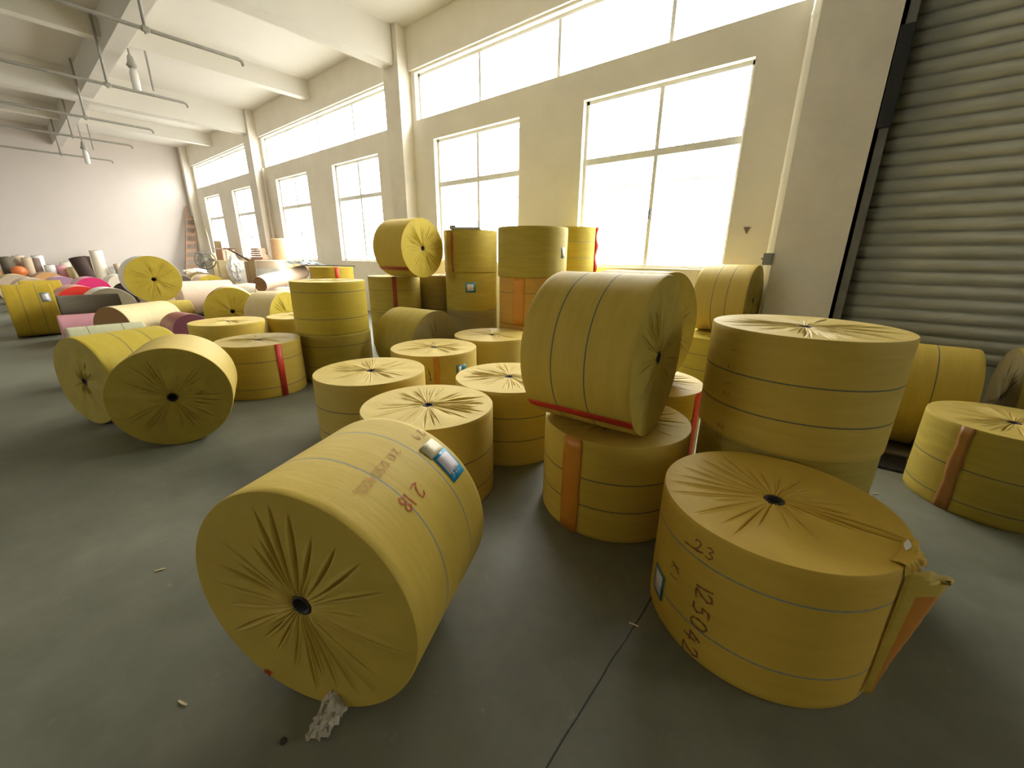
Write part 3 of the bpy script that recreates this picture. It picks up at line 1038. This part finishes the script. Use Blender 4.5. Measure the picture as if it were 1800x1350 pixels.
roll('tan roll lying right behind the big lying roll, only its top showing', .44, .62, 'tan', 'mid2', (.2, .4), lie=(-1.03, 3.20, 1.062, 2.96), capm='olive')
roll('tan roll lying against the window wall by the pillar', .45, .64, 'sand', 'mid', (.25, .42), lie=(-.954, 6.20, 1.072, -3.197), capm='olive')
roll('yellowish roll standing under the roll by the pillar', .47, .62, 'yellow', 'mid', (.2, .4), pos=(-1.27, 5.95, 0))
e = roll('tan roll with a wide brown tape standing at the right edge', .415, .59, 'olive', 'dense', (.09, .31), pos=(1.01, 4.00, 0), capm='sand')
patch('orange_tape', .415, -132, -122, .001, .589, mat('brown_orange_tape', (.36, .16, .03), .5, noise=.25, scale=8), e, jag=1.2, seed=5)
roll('yellow tan roll lying in front of the roller shutter', .45, .80, 'tan', 'mid', (.54,), lie=(.94, 4.95, .452, 3.14), smat=STRIPE)
roll('dark ended roll lying at the far right by the shutter', .45, .62, 'olive', 'sparse', (), lie=(1.20, 5.28, .452, 0.0), capm='drab')

# --- left foreground
roll('roll standing on edge at left with its dark pleated end to the camera', .43, .72, 'sand', 'mid', (), lie=(-4.27, .673, .43, -3.491), capm='olive', spin=40)
e = roll('yellow tan roll lying partly hidden behind the left pleated roll', .427, .73, 'yellow', 'plain', (.24, .46), lie=(-5.456, .253, .427, 1.926), capm='olive')
# --- left middle
e = roll('low roll with a bright red tape standing left of the centre', .456, .62, 'tan', 'sparse', (.119, .433), pos=(-5.399, 1.768, 0), capm='sand')
patch('red_tape', .456, 1, 9.5, .001, .619, REDT, e)
roll('low tan roll standing behind the red taped one', .494, .62, 'tan', 'sparse', (.4,), pos=(-7.288, 2.019, 0), capm='sand')
roll('plain tan roll standing half hidden by the two-high stack', .45, .62, 'tan', 'soft', (), pos=(-7.14, 2.99, 0), capm='sand')
roll('upper roll of the two-high stack left of centre', .461, .655, 'yellow', 'sparse', (.2, .53), pos=(-5.37, 2.709, .622), capm='yellow')
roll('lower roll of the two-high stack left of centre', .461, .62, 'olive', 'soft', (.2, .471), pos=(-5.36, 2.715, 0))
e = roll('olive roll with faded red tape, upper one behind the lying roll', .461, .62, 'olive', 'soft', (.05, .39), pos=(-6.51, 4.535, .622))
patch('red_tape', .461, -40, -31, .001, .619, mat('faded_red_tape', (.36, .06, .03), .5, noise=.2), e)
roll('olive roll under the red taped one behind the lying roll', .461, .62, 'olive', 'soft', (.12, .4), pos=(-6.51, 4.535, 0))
roll('roll in the shadow gap, shade put into its drab colour, upper of two', .45, .62, 'drab', 'soft', (), pos=(-6.37, 5.46, .622))  # both gap rolls take dark kraft in place of the shade there
roll('roll in the shadow gap, shade put into its drab colour, lower of two', .45, .62, 'drab', 'soft', (), pos=(-6.37, 5.46, 0))
e = roll('roll lying high on the stacks, red tape low and pleated end forward', .47, .69, 'tan', 'dense', (), lie=(-5.60, 4.51, 1.714, -3.05), capm='yellow')
patch('red_tape', .47, 128, 137, .001, .689, mat('dull_red_tape', (.40, .07, .03), .5, noise=.2), e)
roll('plain drab roll lying on the floor in the middle of the stacks', .45, .73, 'olive', 'soft', (), lie=(-4.215, 3.537, .45, -3.04), capm='drab', hub=False)
# three-high stacks
e = roll('top roll of the three-high stack with red scribbled tape', .475, .70, 'olive', 'soft', (), pos=(-5.43, 5.45, 1.322))
patch('red_tape', .475, -90, -84, .01, .66, mat('scribbled_red_tape', (.45, .09, .06), .5, noise=.3, scale=20), e, jag=1.6, seed=8)
write('04', .475, -93, .36, .09, 60, INK, e, .12)
e = roll('middle roll of the three-high stack with a square label', .465, .66, 'olive', 'soft', (), pos=(-5.43, 5.45, .661))
label_patch(e, .465, -58, -36, .33, .50, TEAL, (3.2, 4.6), .03)
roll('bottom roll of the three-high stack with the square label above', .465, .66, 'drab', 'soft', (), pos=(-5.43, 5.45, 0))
e = roll('broad plain roll on top of the stack before the window', .50, .665, 'olive', 'soft', (), pos=(-3.67, 4.945, 1.322), capm='olive')
label_patch(e, .50, 0, 9, .26, .40, mat('pale_blue_label', (.30, .45, .50), .4), (1.5, 1.5), .03)
e = roll('orange tinted middle roll under the broad plain one', .49, .66, 'orange', 'soft', (.45,), pos=(-3.66, 4.95, .661))
patch('orange_tape', .49, -86, -66, .001, .659, mat('bright_orange_tape', (.66, .27, .02), .4, noise=.15), e, jag=.8, seed=9)
roll('orange tinted bottom roll under the broad plain one', .49, .66, 'orange', 'soft', (), pos=(-3.66, 4.95, 0))
YG = 'yellow rolls stacked against the window'
e = roll('yellow roll with loose red tape, topmost of the stack at the window', .47, .70, 'yellow', 'soft', (.22, .47), pos=(-3.86, 6.27, 1.362), smat=STRIPEB, group=YG)
v, f = [], []
for i in range(16):
    z = .0 + .70 * i / 15
    wv = .025 + .014 * math.sin(i * .9)
    for j in range(3):
        a = D(1 + 2.6 * j)
        v.append(((.473 + wv * j * .6) * math.cos(a), (.473 + wv * j * .6) * math.sin(a), z))
for i in range(15):
    for j in range(2):
        a = i * 3 + j
        f.append((a, a + 1, a + 4, a + 3))
tp = new_obj('red_tape', mesh_from('red_tape', v, f, True), e, REDT)
so = tp.modifiers.new('thick', 'SOLIDIFY'); so.thickness = .001
roll('yellow roll in the middle of the stack at the window', .46, .68, 'yellow', 'soft', (.2, .45), pos=(-3.86, 6.27, .681), group=YG)
roll('yellow roll at the bottom of the stack at the window', .46, .68, 'yellow', 'soft', (.2, .45), pos=(-3.86, 6.27, 0), group=YG)
# strip lying across the top of the scribbled roll
st = MB().box((-.26, -.06, 0), (.26, .06, .035)).box((-.26, -.07, .0), (-.16, .07, .065)).build('metal_strip', mat('pale_metal', (.45, .46, .42), .4, noise=.2, metal=.3), None, bevel=.003)
st.location = (-5.22, 5.13, 2.024)
st.rotation_euler = (D(0), D(0), D(30))
tag(st, 'pale grey metal strip lying on top of the three-high stack', 'strip')

# --- rolls behind the two-high stack
e = roll('low yellow roll with a short red tape seen over the two-high stack', .45, .45, 'mustard', 'flat', (.16,), pos=(-8.90, 4.60, .902), hub=False, far=True)
patch('red_tape', .45, -19, -10, .03, .449, REDT, e)
label_patch(e, .45, -118, -92, .15, .36, SHEET['slate'], (3, 3), .03)
roll('dull yellow roll hidden under the low red taped roll', .45, .90, 'olive', 'flat', (), pos=(-8.90, 4.60, 0), hub=False, far=True)
ws_ = MB().tube([(-9.55, 4.25, 1.366), (-8.9, 4.5, 1.372), (-8.35, 4.85, 1.366)], .012, 6)
tag(ws_.build('flat_bar', RAILM), 'thin dark bar lying across the low red taped roll', 'bar')
roll('pale sand roll lying behind the stacks with only a dome showing', .45, .62, 'cream', 'flat', (), lie=(-6.75, 6.0, 1.072, -3.6), capm='cream', hub=False, far=True)
roll('tan roll standing under the pale sand dome', .45, .62, 'olive', 'flat', (), pos=(-7.1, 6.15, 0), hub=False, far=True)

# --- field of rolls in the far left
FG = 'coloured paper rolls lying in the far field'


def far_roll(label, R, L, body, face, x, y, z=None, th=math.pi, stripes=(), cap='flat', hub=False, **kw):
    bm_ = K[body] if body in K else SHEET[body]
    fm = K[face] if face in K else SHEET[face]
    return roll(label, R, L, bm_, cap, stripes, lie=(x, y, R if z is None else z, th), capm=fm, far=True, hub=hub, group=FG, **kw)


e = far_roll('mustard roll lying at the left edge with a small white label', .50, .64, 'mustard', 'mustard', -12.45, .55, th=-math.pi / 2, stripes=(.20, .42), cap='mid', hub=True)
label_patch(e, .50, 46, 68, .45, .575, SHEET['slate'], (4, 4), .022)
far_roll('second mustard roll lying behind the left edge one', .48, .66, 'mustard', 'mustard', -14.9, .84, th=-math.pi / 2, cap='mid', hub=True)
far_roll('yellow pleated roll perched high on another roll at left', .449, .85, 'white', 'yellow', -10.714, 1.875, 1.103, -3.199, cap='mid3', hub=True)
far_roll('kraft roll lying crosswise under the perched yellow roll', .325, .85, 'olive', 'olive', -11.0, 2.42, th=-math.pi / 2)
far_roll('yellow faced roll with a black hub behind the low tan rolls', .478, .30, 'sand', 'yellow', -9.646, 2.795, th=-3.493, cap='soft', hub=True)
far_roll('grey white wrapped roll just behind the yellow faced one', .46, .22, 'beige', 'maroon', -9.93, 2.87, th=-3.493)
far_roll('salmon wrapped roll with a dark red end, behind the grey white one', .47, .45, 'salmon', 'maroon', -10.16, 2.93, th=-3.493)
far_roll('pleated sand roll with a pale centre disc, left of the two-high stack', .45, .60, 'cream', 'yellow', -8.527, 3.407, th=-2.7, cap='dense')
e = far_roll('plum coloured small roll with a mauve film wrap', .297, .55, 'mauve', 'purple', -8.80, 1.90, th=-3.0)
far_roll('red faced roll with salmon film in the far left field', .44, .85, 'salmon', 'red', -13.4, 1.01, th=3.2)
far_roll('taupe grey faced roll with white film in the far left field', .43, .60, 'white', 'grey', -12.65, 1.403, th=3.2)
far_roll('magenta faced roll with pink film in the far left field', .43, .9, 'pink', 'magenta', -18.5, 1.72, th=3.2)
far_roll('lilac faced roll with pink film in the far left field', .41, .9, 'lilac2', 'lilac', -20.5, 1.22, th=3.2)
far_roll('apricot faced large roll near the back wall', .44, .9, 'beige', 'apricot', -23.4, 1.07, th=3.2)
far_roll('cream faced large roll at the far left edge', .46, .9, 'cream', 'beige', -20.5, .23, th=3.2)
far_roll('beige roll in front of the cream one at the far left edge', .45, .8, 'blush', 'beige', -17.8, .47, th=3.2)
far_roll('long grey felt roll lying across other rolls', .20, .85, 'felt', 'darkbrown', -11.45, 1.38, .622, -math.pi / 2)
far_roll('narrow kraft roll under the long grey felt roll', .21, .8, 'olive', 'olive', -11.45, 1.35, th=-math.pi / 2)
far_roll('pink film wrapped narrow roll in front of the grey felt', .26, .62, 'pink', 'pink', -10.9, 1.06, th=-math.pi / 2)
far_roll('brown faced cream roll behind the pale striped roll', .37, 1.0, 'cream', 'brown', -9.55, .98, th=2.15)
far_roll('pale striped film roll lying behind the left foreground pair', .36, .72, 'pale', 'pale', -7.3, 1.05, th=-math.pi / 2, stripes=(.18, .50))
far_roll('yellow pleated roll in the middle distance left of the window', .463, .6, 'blush', 'yellow', -16.64, 4.38, th=3.2, cap='mid')
far_roll('long blush roll lying behind the perched yellow roll', .45, 1.2, 'blush', 'blush', -13.6, 4.0, th=-math.pi / 2)
far_roll('white roll with a dark hollow end near the fan', .42, .6, 'white', 'felt', -19.2, 4.1, th=3.2)
far_roll('wide blush roll beneath the long blush carpet roll', .32, 1.6, 'blush', 'blush', -12.7, 5.9, th=-math.pi / 2)
far_roll('ivory roll lying under the window, partly behind the carpet roll', .30, 1.3, 'ivory', 'ivory', -14.1, 5.9, th=-math.pi / 2)
far_roll('pale yellow roll dome left of the low red taped roll', .40, .6, 'pale', 'pale', -10.6, 5.25, th=-3.5)
far_roll('blush roll in the middle of the far field', .43, .9, 'blush', 'blush', -15.8, 2.9, th=3.2)
far_roll('ivory roll far off between the magenta roll and the window', .42, .9, 'ivory', 'ivory', -20.6, 2.7, th=3.2)
far_roll('cream roll standing out behind the yellow pleated one', .43, .9, 'cream', 'cream', -19.9, 4.95, th=3.2)
roll('sand roll standing behind the yellow faced roll', .42, .72, 'sand', 'flat', (), pos=(-10.7, 3.95, 0), far=True, hub=False, group=FG)


# long cloth rolls that slope over the pile
def long_roll(label, a, b, r, body, end):
    a, b = Vector(a), Vector(b)
    e = tag(empty('carpet_roll', tuple(a)), label, 'roll', 'long carpet rolls on the pile')
    dd = b - a
    pts = [dd * t + Vector((0, 0, .015 * math.sin(9 * t))) for t in np.linspace(0, 1, 12)]
    MB().tube(pts, [r * (1 + .04 * math.sin(5 * t)) for t in np.linspace(0, 1, 12)], 24, False).build('cloth', SHEET[body], e, True)
    u = dd.normalized()
    x = u.orthogonal().normalized(); y = u.cross(x)
    sv, sf = [], []
    N = 90
    for i in range(N + 1):
        t = i / N
        ang = t * 2 * math.pi * 4
        rr = .02 + (r - .02) * t
        for w_, o_ in ((0, 0), (r / 10, 0)):
            p = x * (rr - w_) * math.cos(ang) + y * (rr - w_) * math.sin(ang) - u * (.012 * math.sin(i * .6) ** 2)
            sv.append(tuple(p))
    for i in range(N):
        sf.append((2 * i, 2 * i + 1, 2 * i + 3, 2 * i + 2))
    sp_ = new_obj('rolled_end', mesh_from('rolled_end', sv, sf), e, SHEET[end])
    s2 = sp_.modifiers.new('thick', 'SOLIDIFY'); s2.thickness = .02
    MB().tube([u * .02, u * .06], r * .97, 24).build('inner_layers', SHEET['taupe'], e)
    MB().tube([dd - u * .03, dd], r * .97, 24).build('inner_layers', SHEET['taupe'], e)
    return e


long_roll('long blush carpet roll sloping up towards the window, brown spiral end', (-12.2, 4.28, .83), (-13.3, 5.95, 1.08), .20, 'blush', 'brown')
far_roll('narrow blush roll propping up the shorter ivory carpet roll', .26, .9, 'blush', 'blush', -12.05, 4.35, th=-math.pi / 2)
long_roll('shorter ivory carpet roll left of the long blush one', (-11.9, 4.05, .70), (-12.15, 3.35, .70), .17, 'ivory', 'brown')


def crumple(name, c, size, n, M, seed, parent=None, flat=.5, drop=0.0):
    rs = np.random.RandomState(seed)
    v, f = [], []
    N1, N2 = n, n
    for i in range(N1):
        for j in range(N2):
            u, w = i / (N1 - 1) - .5, j / (N2 - 1) - .5
            rr = math.hypot(u, w)
            z = (1 - (rr / .72) ** 2) * flat + rs.uniform(-.11, .11) * flat + .2 * flat * math.sin(9 * u + 4 * w)
            v.append((c[0] + size[0] * (u + rs.uniform(-.5, .5) / N1), c[1] + size[1] * (w + rs.uniform(-.5, .5) / N2), c[2] + max(.002, z * size[2])))
    for i in range(N1 - 1):
        for j in range(N2 - 1):
            a = i * N2 + j
            f.append((a, a + 1, a + N2 + 1, a + N2))
    o = new_obj(name, mesh_from(name, v, f), parent, M)
    s = o.modifiers.new('thick', 'SOLIDIFY'); s.thickness = .0008
    return o


# crumpled film under the front roll
v, f = [], []
rs = np.random.RandomState(11)
NA, NB = 13, 11
QA, QB, QC, QD = Vector((-1.215, .405, 0)), Vector((-1.125, .44, 0)), Vector((-1.085, .345, 0)), Vector((-1.140, .288, 0))
for i in range(NA):
    for j in range(NB):
        u, w = i / (NA - 1), j / (NB - 1)
        p = (QA * (1 - u) + QB * u) * (1 - w) + (QD * (1 - u) + QC * u) * w
        z = .004 + .075 * math.sin(math.pi * u) * (1 - w) ** .7 + rs.uniform(0, .020)
        v.append((p.x + rs.uniform(-.008, .008), p.y + rs.uniform(-.008, .008), z))
for i in range(NA - 1):
    for j in range(NB - 1):
        a = i * NB + j
        f.append((a, a + 1, a + NB + 1, a + NB))
o = new_obj('plastic_scrap', mesh_from('plastic_scrap', v, f), None, FILM)
s = o.modifiers.new('thick', 'SOLIDIFY'); s.thickness = .0006
tag(o, 'crumpled scrap of clear plastic film under the front lying roll', 'plastic scrap')

for (x, y, a, lb) in ((-1.62, .06, 20, 'small pale wood splinter on the floor left of the front roll'), (-2.53, .17, 70, 'thin pale sliver on the floor between the two left rolls'),
                      (-.46, 1.46, 10, 'tiny pale chip on the floor joint by the torn roll'), (.43, 3.60, 40, 'tiny white chip on the floor behind the torn roll')):
    o = MB().box((-.022, -.003, 0), (.022, .003, .003)).box((-.01, -.005, .002), (.014, .002, .005)).build('wood_splinter', SHEET['foam'])
    o.location = (x, y, 0.001)
    o.rotation_euler = (0, 0, D(a))
    tag(o, lb, 'splinter', 'splinters on the floor')
o = MB().lathe([(.004, 0), (.012, .003), (.010, .010), (.003, .013)], seg=10).build('dirt_clump', DARK, None, True)
o.location = (-1.20, .245, 0)
tag(o, 'small dark clump of dirt beside the plastic scrap', 'dirt')

# dark sheet and plank under the roll by the shutter
o = MB().box((.12, 4.12, 0), (.64, 4.46, .018)).build('black_sheet', BLACKM, None, bevel=.004)
tag(o, 'thin black sheet on the floor in front of the shutter', 'sheet')
o = MB().box((.1, 4.47, 0), (1.9, 4.56, .03)).build('plank', PLANKM, None, bevel=.004)
tag(o, 'grey wooden plank on the floor in front of the shutter', 'plank')

# ------------------------------------------------------------------ far end odds and ends
# ladder against the back wall
la = tag(empty('ladder', (-24.75, 5.68, 0)), 'tall wooden ladder leaning in the far corner', 'ladder')
top = Vector((-.70, .80, 3.75))
for s_ in (-1, 1):
    MB().tube([(0, s_ * .24, 0), tuple(top + Vector((0, s_ * .15, 0)))], .045, 6).build('rail', SHEET['wood'], la)
for i in range(9):
    t = .07 + i * .098
    c = top * t
    w = .24 + (.15 - .24) * t
    MB().box((c.x - .02, c.y - w, c.z - .085), (c.x + .035, c.y + w, c.z + .085)).build('rung', SHEET['wood'], la)

# fan
fa = tag(empty('pedestal_fan', (-22.2, 5.78, 0)), 'large grey pedestal fan standing in the far corner', 'fan')
FG_ = mat('fan_grey', (.30, .31, .29), .45)
MB().lathe([(.26, 0), (.26, .03), (.05, .06), (.022, .08)], seg=24).build('fan_base', FG_, fa, True)
MB().tube([(0, 0, .06), (0, 0, 1.18)], .02, 10).build('fan_pole', FG_, fa)
hd = Matrix.Rotation(D(90), 4, 'Y') @ Matrix.Identity(4)
rot = Vector((1, -.25, 0)).to_track_quat('Z', 'X').to_matrix()
cg = MB()
for rr, zz in ((.39, 0), (.36, .05), (.27, .085), (.17, .10), (.36, -.05), (.24, -.09)):
    pts = [tuple(rot @ Vector((rr * math.cos(a), rr * math.sin(a), zz)) + Vector((.05, 0, 1.33))) for a in np.linspace(0, 2 * math.pi, 33)]
    cg.tube(pts, .012, 5, False)
for k in range(24):
    a = 2 * math.pi * k / 24
    pts = [tuple(rot @ Vector((r_2 * math.cos(a), r_2 * math.sin(a), z_2)) + Vector((.05, 0, 1.33))) for r_2, z_2 in ((.05, .10), (.17, .10), (.27, .085), (.36, .05), (.39, 0), (.36, -.05), (.24, -.09))]
    cg.tube(pts, .0055, 4, False)
cg.build('fan_guard', FG_, fa)
for k in range(3):
    a0 = 2 * math.pi * k / 3 + D(30)
    vv = [tuple(rot @ Vector((r_2 * math.cos(a0 + da), r_2 * math.sin(a0 + da), zz)) + Vector((.05, 0, 1.33)))
          for r_2, da, zz in ((.05, -.3, .015), (.20, -.28, .03), (.33, -.16, .03), (.34, .12, -.01), (.20, .30, -.03), (.05, .3, -.015))]
    o = new_obj('fan_blade', mesh_from('fan_blade', vv, [(0, 1, 2, 3, 4, 5)]), fa, FG_)
    s = o.modifiers.new('thick', 'SOLIDIFY'); s.thickness = .006
hv = MB().lathe([(.03, -.12), (.08, -.10), (.085, 0), (.07, .10), (.03, .12)], seg=18)
hv.v = [tuple(rot @ Vector(p) + Vector((.05, 0, 1.33))) for p in hv.v]
hv.build('fan_hub', SHEET['white'], fa, True)
o = MB().tube([(-24.6, 6.7, 2.9), (-22.9, 6.35, .05)], .018, 8).build('pole', SHEET['beige'])
tag(o, 'thin pale pole leaning on the wall behind the fan', 'pole')


def box_thing(name, label, cat, c, s, M, rz=0, group=None, parts=None, tilt=0):
    e = tag(empty(name, (c[0], c[1], c[2])), label, cat, group)
    e.rotation_euler = (D(tilt), 0, D(rz))
    MB().box((-s[0] / 2, -s[1] / 2, 0), (s[0] / 2, s[1] / 2, s[2])).build('body', M, e, bevel=.01)
    if parts:
        parts(e)
    return e


def flaps(s, M):
    def fn(e):
        for sx in (-1, 1):
            o = MB().box((0, -s[1] / 2, 0), (.16, s[1] / 2, .006)).build('flap', M, e)
            o.location = (sx * s[0] / 2, 0, s[2])
            o.rotation_euler = (0, D(-20 if sx > 0 else -160), 0)
    return fn


box_thing('cardboard_box', 'tall flat pale cardboard block right of the white bag', 'box', (-16.85, 6.05, 0), (.62, .45, 1.36), SHEET['board'], 30)
e = tag(empty('cardboard_stack', (-16.9, 6.08, 1.361)), 'small pile of pinkish cardboard pads on the tall cardboard block', 'cardboard')
rs = np.random.RandomState(5)
for k in range(6):
    dx, w = rs.uniform(-.03, .03), .48 - .03 * k + rs.uniform(-.02, .02)
    MB().box((dx - w / 2, -.16, .075 * k), (dx + w / 2, .16, .075 * k + .068)).build('pad', SHEET['board2'], e).rotation_euler = (0, 0, D(30 + rs.uniform(-6, 6)))
box_thing('cardboard_box', 'brown cardboard box left of the tall cardboard block', 'box', (-17.75, 5.92, 0), (.5, .35, 1.33), SHEET['board'], 20, parts=flaps((.5, .35, 1.33), SHEET['board']))
box_thing('foam_board', 'pale yellow board standing left of the white bag', 'board', (-18.6, 5.5, 0), (.16, .62, 1.36), SHEET['foam'], 12)
box_thing('foam_board', 'pale cream board standing directly under the white bag', 'board', (-16.82, 5.30, 0), (.12, .42, 1.36), SHEET['ivory'], 12)
box_thing('board_strip', 'tall narrow brown board leaning beside the fan', 'board', (-21.9, 6.3, 0), (.06, .28, 2.13), SHEET['board'], 15)
box_thing('board_strip', 'short ochre board standing between the fan and the tall brown board', 'board', (-22.75, 6.3, 0), (.06, .30, 1.62), SHEET['foam'], 15)
box_thing('cardboard_box', 'brown box high in the corner heap right of the tall narrow board', 'box', (-21.0, 6.25, 0), (.55, .5, 1.78), SHEET['board2'], 10, parts=flaps((.55, .5, 1.78), SHEET['taupe']))
o = MB().tube([(-20.1, 5.95, .0), (-20.0, 6.0, 1.72)], .05, 8).build('cardboard_tube', SHEET['pink' if 0 else 'ivory'])
tag(o, 'thin pale tube standing in front of the corner boxes', 'tube')
o = MB().tube([(-20.4, 6.2, 1.80), (-18.1, 6.1, 1.38)], .035, 8).build('wooden_batten', SHEET['darkbrown'])
tag(o, 'dark batten sloping down from the corner boxes to the white bag', 'batten')

# white plastic bag draped over the boards
v, f = [], []
NA, NB = 28, 12
rs = np.random.RandomState(2)
for i in range(NB):
    t = i / (NB - 1)
    for k in range(NA):
        a = 2 * math.pi * k / NA
        r = .72 * (.08 + .30 * math.sin(min(1, t * 1.3) * math.pi / 2) - .20 * max(0, t - .55) * 2.0) * (1 + .16 * math.sin(7 * a) * t + .08 * math.sin(11 * a + 2))
        r *= 1 + rs.uniform(-.16, .16) * (t > .1)
        v.append((r * math.cos(a) * .75, r * math.sin(a), .22 - .85 * t + .03 * math.sin(5 * a) * t + rs.uniform(-.03, .03)))
for i in range(NB - 1):
    for k in range(NA):
        a, b = i * NA + k, i * NA + (k + 1) % NA
        f.append((a, b, b + NA, a + NA))
f.append(tuple(range(NA)))
o = new_obj('plastic_bag', mesh_from('plastic_bag', v, f, False), None, SHEET['white'], (-16.75, 5.20, 1.36))
tag(o, 'white plastic bag hanging over the pale boards below the far window', 'bag')

# peach wrapped roll, drum
e = tag(empty('wrapped_roll', (-15.66, 6.36, 0)), 'tall peach film wrapped roll standing by the far pillar', 'roll')
MB().lathe([(.27, 0), (.30, .04), (.305, .6), (.29, 1.25), (.285, 1.3), (.30, 1.36), (.30, 2.05), (.27, 2.12)], seg=36).build('film_wrap', SHEET['peach'], e, True)
MB().lathe([(.07, 2.121), (.075, 2.14), (.055, 2.14)], seg=20).build('core', CARD, e)
e = tag(empty('wrapped_roll', (-15.05, 5.72, 0)), 'broad peach roll half covered in white film, in front of the tall one', 'roll')
MB().lathe([(.42, 0), (.45, .03), (.45, 1.38), (.43, 1.41)], seg=40).build('film_wrap', mat('pale_peach_film', (.80, .66, .48), .35, noise=.1, bump=.5, bscale=7), e, True)
o = MB().lathe([(.45, .55), (.466, .62), (.455, .8), (.47, .95), (.456, 1.10), (.458, 1.16)], seg=40, cap=False)
o.v = [(x * (1 + .012 * math.sin(7 * z + 5 * math.atan2(y, x))), y * (1 + .012 * math.sin(9 * z)), z) for x, y, z in o.v]
o = o.build('film_cover', SHEET['white'], e, True)
e = crumple('film_sheet', (-13.25, 6.0, 1.27), (1.5, .8, .26), 16, SHEET['slate'], 4, flat=.6)
tag(e, 'crumpled grey film sheet heaped under the window behind the carpet rolls', 'sheet')
e = crumple('film_sheet', (-14.1, 5.25, .60), (.9, .5, .5), 10, SHEET['white'], 9, flat=.5)
tag(e, 'small white film heap in front of the broad peach roll', 'sheet')
e = crumple('film_sheet', (-20.2, 4.85, .85), (.7, .7, .3), 10, SHEET['ivory'], 19, flat=.6)
tag(e, 'pale crumpled wrapping on the rolls right of the fan', 'sheet')


# things standing along the back wall
def post(label, x, y, r, h, M, lean=(0, 0), cat='roll', name='cloth_roll', z=0):
    e = tag(empty(name, (x, y, z)), label, cat, 'bolts standing along the back wall')
    t = Vector((lean[0], lean[1], h))
    MB().tube([tuple(t * q) for q in (0, .33, .66, 1)], [r, r * 1.03, r * .98, r], 20).build('cloth', SHEET[M], e, True)
    u = t.normalized()
    MB().tube([tuple(t), tuple(t + u * .012)], r * .35, 12).build('core', CARD, e)
    return e


post('dark brown cloth bolt leaning near the middle of the back wall', -23.6, 2.27, .24, 1.40, 'darkbrown', (-.25, -.28))
post('tall ivory bolt standing right of the dark brown one', -24.9, 2.70, .21, 1.68, 'ivory')
post('grey film bolt leaning between the dark brown and the ivory bolts', -25.1, 2.34, .15, 1.45, 'taupe', (0, 0))
post('brown leaning bolt at the extreme left of the back wall', -24.0, -.12, .20, 1.30, 'brown', (-.2, -.1))
post('grey bolt just right of the brown one at the extreme left', -24.6, .22, .20, 1.42, 'felt')
post('cream bolt above the orange ball, back wall', -24.9, .52, .17, 1.47, 'blush')
post('beige bolt left of the taupe one, back wall', -24.5, .70, .14, 1.40, 'beige')
post('taupe bolt leaning over the white block, back wall', -24.6, .95, .13, 1.36, 'taupe', (-.1, -.04))
post('white bolt behind the taupe one, back wall', -25.2, 1.02, .17, 1.47, 'white')
post('short white bolt right of the taupe one, back wall', -24.6, 1.24, .15, 1.12, 'white')
post('short rosy bolt in the row of low bolts, back wall', -24.75, 1.55, .16, 1.10, 'pink')
post('short ivory bolt right of the rosy one, back wall', -25.1, 1.72, .17, 1.22, 'ivory')
post('olive short bolt left of the dark brown bolt', -24.45, 1.86, .20, 1.03, 'foam')
post('short white bolt right of the tall ivory bolt', -24.7, 3.05, .14, 1.02, 'white')
post('beige short bolt leaning left, last in the row before the perched roll', -24.5, 3.32, .12, 1.14, 'beige', (-.1, -.12))
post('low white bolt beside the last beige one', -24.5, 3.58, .13, .98, 'white')
o = MB().lathe([(.02, 0), (.13, .03), (.20, .12), (.21, .2), (.17, .3), (.10, .36), (.02, .38)], (-24.1, .42, .722), 20).build('wrapped_bundle', SHEET['orange'], None, True)
tag(o, 'round orange film bundle on the white block at far left', 'bundle')
box_thing('foam_block', 'low white block at the back wall under the orange bundle', 'block', (-24.1, .38, 0), (.45, .44, .72), SHEET['white'])
far_roll('slate film roll with a black end left of the perched yellow roll', .36, .8, 'slate', 'darkbrown', -17.6, 2.35, th=2.8)
